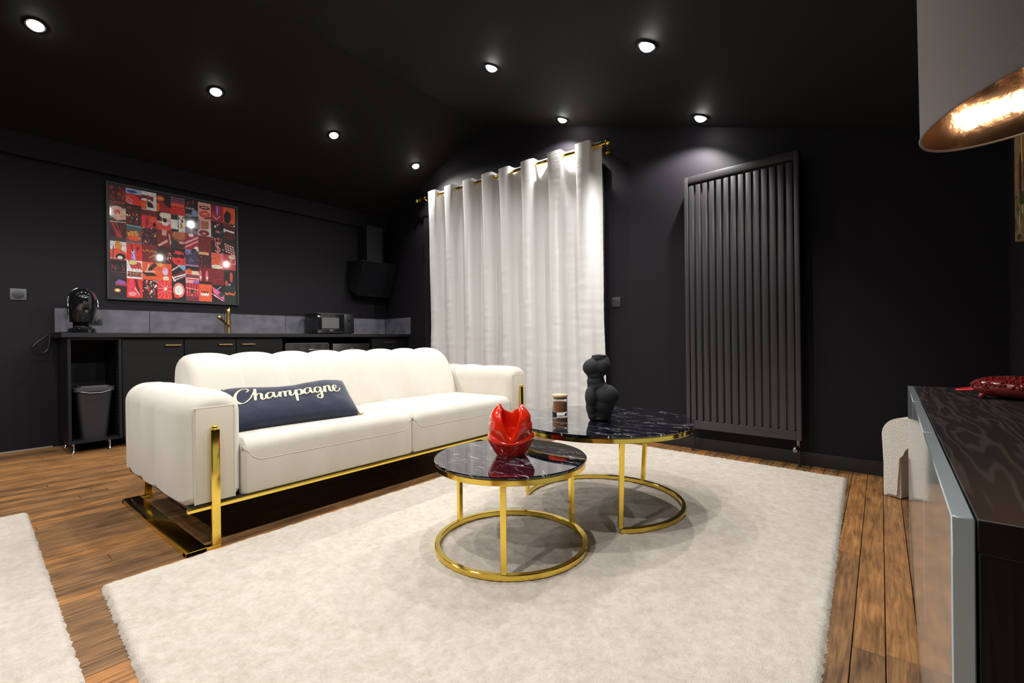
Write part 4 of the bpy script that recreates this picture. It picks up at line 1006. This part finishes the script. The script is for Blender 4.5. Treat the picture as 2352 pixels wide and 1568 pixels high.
# ------------------------------------------------------------------ switches and sockets
def switch(name, y, z, w, h, mpl, mrk, label):
    t = thing(name, label, 'switch' if 'switch' in name else 'socket', (XL, y, z))
    bxo('plate', .0005, .010, -w/2, w/2, -h/2, h/2, mpl, t, .002)
    bm = bmesh.new(); lathe(bm, [(min(w, h)*.36, 0), (min(w, h)*.36, .004), (min(w, h)*.30, .006), (.002, .0055)], 28, M=Matrix.Translation((.009, 0, 0))@Matrix.Rotation(pi/2, 4, 'Y'))
    obj('rocker' if 'switch' in name else 'socket_face', bm, mrk, t)
    return t
switch('light_switch', .386, 1.321, .096, .096, M_swp, M_swd, 'square grey light switch on the wall left of the worktop')
t = switch('wall_socket', .872, 1.118, .085, .085, M_sock, M_satin, 'dark socket on the grey tiles right of the coffee machine'); t.location.x = XL+.0105
t = thing('wall_socket', 'black socket on the wall between the curtains and the radiator', 'socket', WP(-1.862, 0, 1.218), WA)
MS = Matrix.Rotation(pi, 4, 'Z')
bm = bmesh.new(); box(bm, -.044, .044, -.011, -.0005, -.044, .044, .002); obj('plate', bm, M_sock, t)
bm = bmesh.new(); lathe(bm, [(.030, 0), (.030, .004), (.026, .005), (.024, -.002), (.002, -.002)], 28, M=Matrix.Translation((0, -.0105, 0))@Matrix.Rotation(pi/2, 4, 'X')); obj('socket_face', bm, M_grayp, t)

# ------------------------------------------------------------------ window frame behind the curtains
win = struct('window_1', wbox(bmesh.new(), -4.60, -2.02, .001, .012, .04, 2.44), M_glassb)
bm = bmesh.new()
for q in ((-4.66, -4.56, 0, 2.50), (-2.06, -1.975, 0, 2.50), (-4.56, -2.06, 2.40, 2.50), (-3.36, -3.24, 0, 2.40)): wbox(bm, q[0], q[1], .001, .035, q[2], q[3])
obj('window_frame', bm, M_trim, win, sm=False)
for s, z in ((-1.995, 2.15), (-4.650, 2.04)):
    bm = bmesh.new(); wbox(bm, s-.014, s+.014, .035, .05, z-.10, z+.10, .003); obj('hinge', bm, M_steel, win)
# ------------------------------------------------------------------ curtain rod and curtains
def zrod(s): return 2.709+(s+4.681)/(2.821)*(2.622-2.709)
t = thing('curtain_rod', 'gold curtain rod with ball finials on the far wall', 'curtain rod', WP(-3.2, .13, zrod(-3.2)), WA)
def RL(s, d, z): return Vector((s+3.2, -(d-.13), z-zrod(-3.2)))
obj('rod', tube(bmesh.new(), [RL(-4.62, .13, zrod(-4.62)), RL(-1.91, .13, zrod(-1.91))], .0155, 16), M_gold, t)
for s, sg in ((-4.62, -1), (-1.91, 1)):
    bm = bmesh.new(); M = Matrix.Translation(RL(s, .13, zrod(s)))@Matrix.Rotation(sg*pi/2, 4, 'Y')
    lathe(bm, [(.019, -.02), (.019, 0), (.010, .005), (.009, .018), (.012, .021), (.012, .026), (.006, .030)], 20, M=M)
    bmesh.ops.create_uvsphere(bm, u_segments=20, v_segments=12, radius=.028, matrix=Matrix.Translation(RL(s+sg*.054, .13, zrod(s))))
    obj('finial', bm, M_gold, t)
for s in (-4.50, -1.925):
    bm = bmesh.new(); tube(bm, [RL(s, .002, zrod(s)-.03), RL(s, .06, zrod(s)-.03), RL(s, .12, zrod(s)-.022)], .009, 10)
    lathe(bm, [(.028, 0), (.026, .008), (.010, .012)], 20, M=Matrix.Translation(RL(s, .001, zrod(s)-.03))@Matrix.Rotation(pi/2, 4, 'X'))
    lathe(bm, [(.020, -.008), (.020, .008)], 20, M=Matrix.Translation(RL(s, .13, zrod(s)))@Matrix.Rotation(pi/2, 4, 'Y'))
    obj('bracket', bm, M_gold, t)
def curtain(s0, s1, fronts, label, seed):
    t = thing('curtain', label, 'curtain', WP((s0+s1)/2, .13, 0), WA, 'eyelet curtains'); sc = (s0+s1)/2
    f = fronts; ext = [f[0]-(f[1]-f[0])]+f+[f[-1]+(f[-1]-f[-2])]
    def phase(s):
        for i in range(len(ext)-1):
            if s <= ext[i+1] or i == len(ext)-2: return i+(s-ext[i])/(ext[i+1]-ext[i])
    def fn(u, v):
        s = s0+(s1-s0)*u; ph = phase(s)*2*pi; zt = zrod(s)+.052; z = .008+(zt-.008)*v
        top = max(0, (v-.80)/.20); A = .052*top+(.058+.012*noise.noise(Vector((u*5, seed, 1))))*(1-top)
        c = cos(ph+.35*noise.noise(Vector((s*2, seed, 3)))); shp = (abs(c)**(.42+.3*(1-top)))*(1 if c > 0 else -1)
        d = .13+A*shp
        k = 1-v; d += k*.022*noise.noise(Vector((s*5.5, z*1.1, seed)))+k*.008*noise.noise(Vector((s*16, z*2.2, seed+4)))
        ss = s+.030*sin(2*ph)*(.4+.6*top)*(1-.3*k)+k*.015*noise.noise(Vector((s*3, z*.9, seed+9)))
        d += .0050*noise.noise(Vector((s*5, z*22, seed+2)))*k+.0035*max(0, noise.noise(Vector((s*2.5, z*9, seed+6))))*sin(z*55)*k     # faint cross folds
        return (ss-sc, -(d-.13), z)
    obj('cloth', grid_mesh(fn, 230, 170), M_curt, t, ang=180)
    # eyelets where the cloth crosses the rod
    for i in range(len(ext)-1):
        for q in (.25, .75):
            s = ext[i]+(ext[i+1]-ext[i])*q
            if s0+.02 < s < s1-.02:
                bm = bmesh.new(); pts = [(0, .021*cos(2*pi*k/20), .021*sin(2*pi*k/20)) for k in range(20)]
                tube(bm, [Vector(p_) for p_ in pts], .0042, 8, closed=True)
                M = Matrix.Translation((s-sc, 0, zrod(s)))@Matrix.Rotation(radians(40 if q < .5 else -40), 4, 'Z'); bmesh.ops.transform(bm, matrix=M, verts=bm.verts)
                obj('eyelet', bm, M_brass, t)
curtain(-4.455, -3.20, [-4.31, -3.995, -3.66, -3.345], 'left ivory eyelet curtain, nearer the kitchen corner', 3.0)
curtain(-3.185, -1.945, [-3.085, -2.765, -2.42, -2.10], 'right ivory eyelet curtain, beside the black wall socket', 11.0)

# ------------------------------------------------------------------ radiator
t = thing('radiator', 'tall black vertical panel radiator with ribbed front', 'radiator', WP(-.80, 0, 0), WA)
def rb(nm, a, b, d0, d1, z0, z1, m=M_rad, bev=.003, par=None):
    bm = bmesh.new(); box(bm, a+.80, b+.80, -d1, -d0, z0, z1, bev, 2); return obj(nm, bm, m, par or t)
S0, S1, Z0, Z1 = -1.188, -.412, .182, 2.140
rb('back_panel', S0+.004, S1-.004, .045, .100, Z0+.004, Z1-.004)
rb('frame_side', S0, S0+.030, .045, .122, Z0, Z1); rb('frame_side', S1-.030, S1, .045, .122, Z0, Z1)
rb('frame_top', S0+.03, S1-.03, .045, .122, Z1-.055, Z1); rb('frame_bottom', S0+.03, S1-.03, .045, .122, Z0, Z0+.062)
n = 14; gw = (S1-S0-.06)/n
for i in range(n):
    a = S0+.03+gw*i; bm = bmesh.new(); box(bm, a+.006+.80, a+gw-.008+.80, -.118, -.098, Z0+.062, Z1-.070, .004, 2); obj('rib', bm, M_rad, t)
bm = bmesh.new()
for i in range(n):
    a = S0+.03+gw*i; box(bm, a-.004+.80, a+.010+.80, -.119, -.100, Z0+.058, Z0+.068, .003, 1)
obj('rib_foot', bm, M_rad, t, kind='stuff')
for s in (S0+.06, S1-.06):
    for z in (.5, 1.8): rb('wall_bracket', s-.02, s+.02, .001, .046, z-.03, z+.03, M_trim, .002)
bm = bmesh.new(); lathe(bm, [(.013, 0), (.013, .03)], 14, c=(S0+.03+.80, -.085, Z0-.03)); lathe(bm, [(.016, 0), (.016, .02)], 6, c=(S0+.03+.80, -.085, Z0-.05)); v = obj('valve', bm, M_steel, t)
bm = bmesh.new(); tube(bm, catmull([(S0+.83, -.085, Z0-.05), (S0+.845, -.085, .10), (S0+.845, -.083, .05), (S0+.825, -.08, 0)], 6), .0075, 10); obj('pipe', bm, M_trim, v)
bm = bmesh.new(); lathe(bm, [(.013, 0), (.013, .05)], 14, c=(S1-.025+.80, -.085, Z0-.05))
lathe(bm, [(.016, 0), (.022, .01), (.021, .045), (.014, .055), (.002, .056)], 18, M=Matrix.Translation((S1-.035+.80, -.095, Z0-.055))@Matrix.Rotation(radians(100), 4, 'X')@Matrix.Rotation(radians(0), 4, 'Y')); v = obj('valve', bm, M_steel, t)
bm = bmesh.new(); tube(bm, [(S1-.020+.80, -.085, Z0-.04), (S1-.020+.80, -.085, 0)], .0085, 10); obj('pipe', bm, M_trim, v)

# ------------------------------------------------------------------ sideboard
SB = thing('sideboard', 'dark oak sideboard with glossy pale blue doors against the right wall', 'sideboard', (.066, .738, 0), radians(-.78))
LEN = 1.818; DEP = XR-.066-.05; HT = .67
bxo('top_panel', .018, DEP, 0, LEN, HT-.038, HT, M_oak, SB, .0012, 1)
bxo('side_panel', .019, DEP, .001, .022, .0, HT-.0385, M_oak, SB, .001, 1); bxo('side_panel', .019, DEP, LEN-.022, LEN-.001, .0, HT-.0385, M_oak, SB, .001, 1)
bxo('bottom_panel', .03, DEP-.005, .022, LEN-.022, .02, .04, M_oak, SB); bxo('back_panel', DEP-.008, DEP, .022, LEN-.022, .0, HT-.0385, M_oak, SB)
bxo('carcass_front', .0195, .024, .022, LEN-.022, .03, HT-.045, M_trim, SB)
for i in range(3):
    a = LEN*i/3+(.0 if i == 0 else .0018); b = LEN*(i+1)/3-(.0 if i == 2 else .0018)
    bxo('door', -.004, .0165, a, b, .008, HT-.0005, M_blue, SB, .0015, 1)
# ------------------------------------------------------------------ beaded ornament on the sideboard
t = thing('beaded_ornament', 'red beaded oval ornament with a loop tail lying on the sideboard', 'ornament', (.360, 2.15, HT), radians(-30))
def orn(u, v):
    th = 2*pi*u; x = -.135+.27*v; w = .058*(max(0, 1-(abs(2*v-1))**2.6))**.5; h = .036*(max(0, 1-(abs(2*v-1))**2.6))**.5
    return (x, w*cos(th), .0375+h*sin(th))
obj('body', grid_mesh(orn, 32, 30, True), M_bead, t, ang=180)
bm = bmesh.new(); rr = random.Random(5)
for _ in range(420):
    u = rr.uniform(0.0, .5); v = rr.uniform(.02, .98); q = Vector(orn(u, v))
    bmesh.ops.create_icosphere(bm, subdivisions=1, radius=rr.uniform(.0040, .0062), matrix=Matrix.Translation(q))
obj('beads', bm, M_bead, t, kind='stuff')
bm = bmesh.new(); tube(bm, catmull([(-.12, .016, .030), (-.150, .024, .026), (-.172, .006, .022), (-.168, -.014, .020), (-.12, -.020, .026)], 6), .0042, 8); obj('loop', bm, mat('red_cord', (.65, .01, .02), .35), t)
bm = bmesh.new(); bmesh.ops.create_uvsphere(bm, u_segments=14, v_segments=10, radius=.010, matrix=Matrix.Translation((-.085, -.055, .0101))); obj('end_bead', bm, M_bead, t)
# ------------------------------------------------------------------ boucle arch stool
t = thing('arch_stool', 'white boucle arch-shaped stool between the sideboard and the far wall', 'stool', (.0, 3.255, 0), radians(-27))
bm = bmesh.new(); Wd, Hh, D, R, lw = .38, .440, .20, .10, .082
outer = [(0, .004)]+[(R-R*cos(pi/2*i/10), Hh-R+R*sin(pi/2*i/10)) for i in range(11)]+[(Wd-R+R*sin(pi/2*i/10), Hh-R+R*cos(pi/2*i/10)) for i in range(11)]+[(Wd, .004)]
ri = (Wd-2*lw)/2; ih = .33-ri
inner = [(Wd-lw, .004)]+[(Wd/2+ri*cos(pi*i/16), ih+ri*sin(pi*i/16)) for i in range(17)]+[(lw, .004)]
pol = outer+inner; n = len(pol)
A = [bm.verts.new((x, 0, z)) for x, z in pol]; B = [bm.verts.new((x, D, z)) for x, z in pol]
fa = bm.faces.new(A); fb = bm.faces.new(B[::-1])
for i in range(n): bm.faces.new((A[i], A[(i+1) % n], B[(i+1) % n], B[i]))
ed = [e for e in bm.edges if (e.verts[0].co.y == e.verts[1].co.y)]
bmesh.ops.bevel(bm, geom=ed, offset=.014, segments=3, affect='EDGES')
obj('body', bm, M_boucle, t, ang=60)
# ------------------------------------------------------------------ painting on the right wall
t = thing('canvas_painting', 'unframed dark brown and ochre canvas painting on the right wall', 'painting', (XR, 2.84, 1.335))
bm = bmesh.new(); box(bm, -.032, -.001, -.45, .46, 0, .60, .001, 1); obj('canvas', bm, mat('canvas_edge', (.45, .35, .22), .8), t)
class PP(Print):
    def poly(s, pts, c, lay=None):
        s.k += 1; x = -.0325-.0000025*s.k; n = len(s.v)
        for (u, v) in pts: s.v.append((x, .46-.91*u, .60-.60*v))
        s.f.append(tuple(range(n, n+len(pts)))); s.c.append(c)
Q = PP(); R2 = random.Random(9)
Q.poly([(0, 0), (1, 0), (1, 1), (0, 1)], C8(112, 88, 62))
for k in range(60): Q.ell(0, 0, R2.random(), R2.random()*.62, .06, .05, R2.choice([C8(125, 98, 66), C8(100, 78, 56), C8(118, 104, 84)]), 7, R2.random()*3)
for k in range(70): Q.ell(0, 0, R2.random(), .66+R2.random()*.34, .06, .03, R2.choice([C8(70, 68, 36), C8(90, 82, 40), C8(52, 50, 30)]), 7, R2.random())
for k in range(9):
    x = .13+k*.1; Q.ell(0, 0, x, .50, .035, .17, C8(72, 40, 28)); Q.line(0, 0, x, .45, x+.02, .86, .006, C8(40, 28, 20)); Q.line(0, 0, x+.02, .08, x+.04, .42, .008, C8(205, 165, 55)); Q.line(0, 0, x-.02, .78, x-.02, .9, .004, C8(230, 215, 190)); Q.line(0, 0, x+.03, .75, x+.04, .82, .004, C8(220, 200, 130))
Q.build('painted_face', vcol_mat('painted_canvas', .6), t)
# ------------------------------------------------------------------ lamp on the sideboard
ZS = 1.435; kk = (ZS-.88)/.52
LC = Vector((.3287*kk, 1.469*kk, ZS)); TX = atan(.216)
t = thing('table_lamp', 'large lamp with a grey fabric drum shade lined in copper above the sideboard', 'lamp', (LC.x+.05, LC.y, HT))
R0 = .252*kk*1.02; HS = .40
Rr = Matrix.Translation((-.05, 0, ZS-HT))@Matrix.Rotation(-TX, 4, 'Y')
def shade_r(z): return R0*(1-.30*z/HS)
bm = bmesh.new(); lathe(bm, [(shade_r(z), z) for z in (0, .1, .2, .3, HS)], 96, cap=False, M=Rr); sh = obj('shade', bm, M_shade, t, ang=60)
bm = bmesh.new(); lathe(bm, [(shade_r(z)-.0035, z) for z in (0.001, .1, .2, .3, HS-.001)], 96, cap=False, M=Rr); obj('lining', bm, M_copper, sh, ang=60)
bm = bmesh.new()
for z in (0, HS): obj('shade_rim', tube(bmesh.new(), [Rr@Vector(((shade_r(z)-.001)*cos(2*pi*i/96), (shade_r(z)-.001)*sin(2*pi*i/96), z)) for i in range(96)], .0035, 6, closed=True), M_shade, sh)
bm = bmesh.new(); zc_ = .30
tube(bm, [Rr@Vector((0, 0, zc_)), Rr@Vector((shade_r(zc_), 0, zc_))], .003, 6); tube(bm, [Rr@Vector((0, 0, zc_)), Rr@Vector((-shade_r(zc_)*.5, shade_r(zc_)*.86, zc_))], .003, 6); tube(bm, [Rr@Vector((0, 0, zc_)), Rr@Vector((-shade_r(zc_)*.5, -shade_r(zc_)*.86, zc_))], .003, 6)
obj('spider', bm, M_brass, sh)
obj('base', lathe(bmesh.new(), [(.105, 0), (.11, .006), (.10, .02), (.03, .03), (.012, .06)], 40), M_trim, t)
top = Rr@Vector((.02, .11, .085)); obj('stem', tube(bmesh.new(), [(0, 0, .05), (0, 0, ZS-HT-.10), top], .010, 12), M_trim, t)
bm = bmesh.new(); bp_ = Rr@Vector((.03, .165, .075)); bmesh.ops.create_uvsphere(bm, u_segments=20, v_segments=12, radius=.022, matrix=Matrix.Translation(bp_)); obj('bulb', bm, M_bulb, t)
ld = bpy.data.lights.new('bulb_light', 'POINT'); ld.energy = LAMP_W; ld.color = LAMP_COL; ld.shadow_soft_size = .024
lo = bpy.data.objects.new('bulb_light', ld); link(lo); lo.parent = t; lo.location = bp_+Vector((0, 0, .0))
bm = None
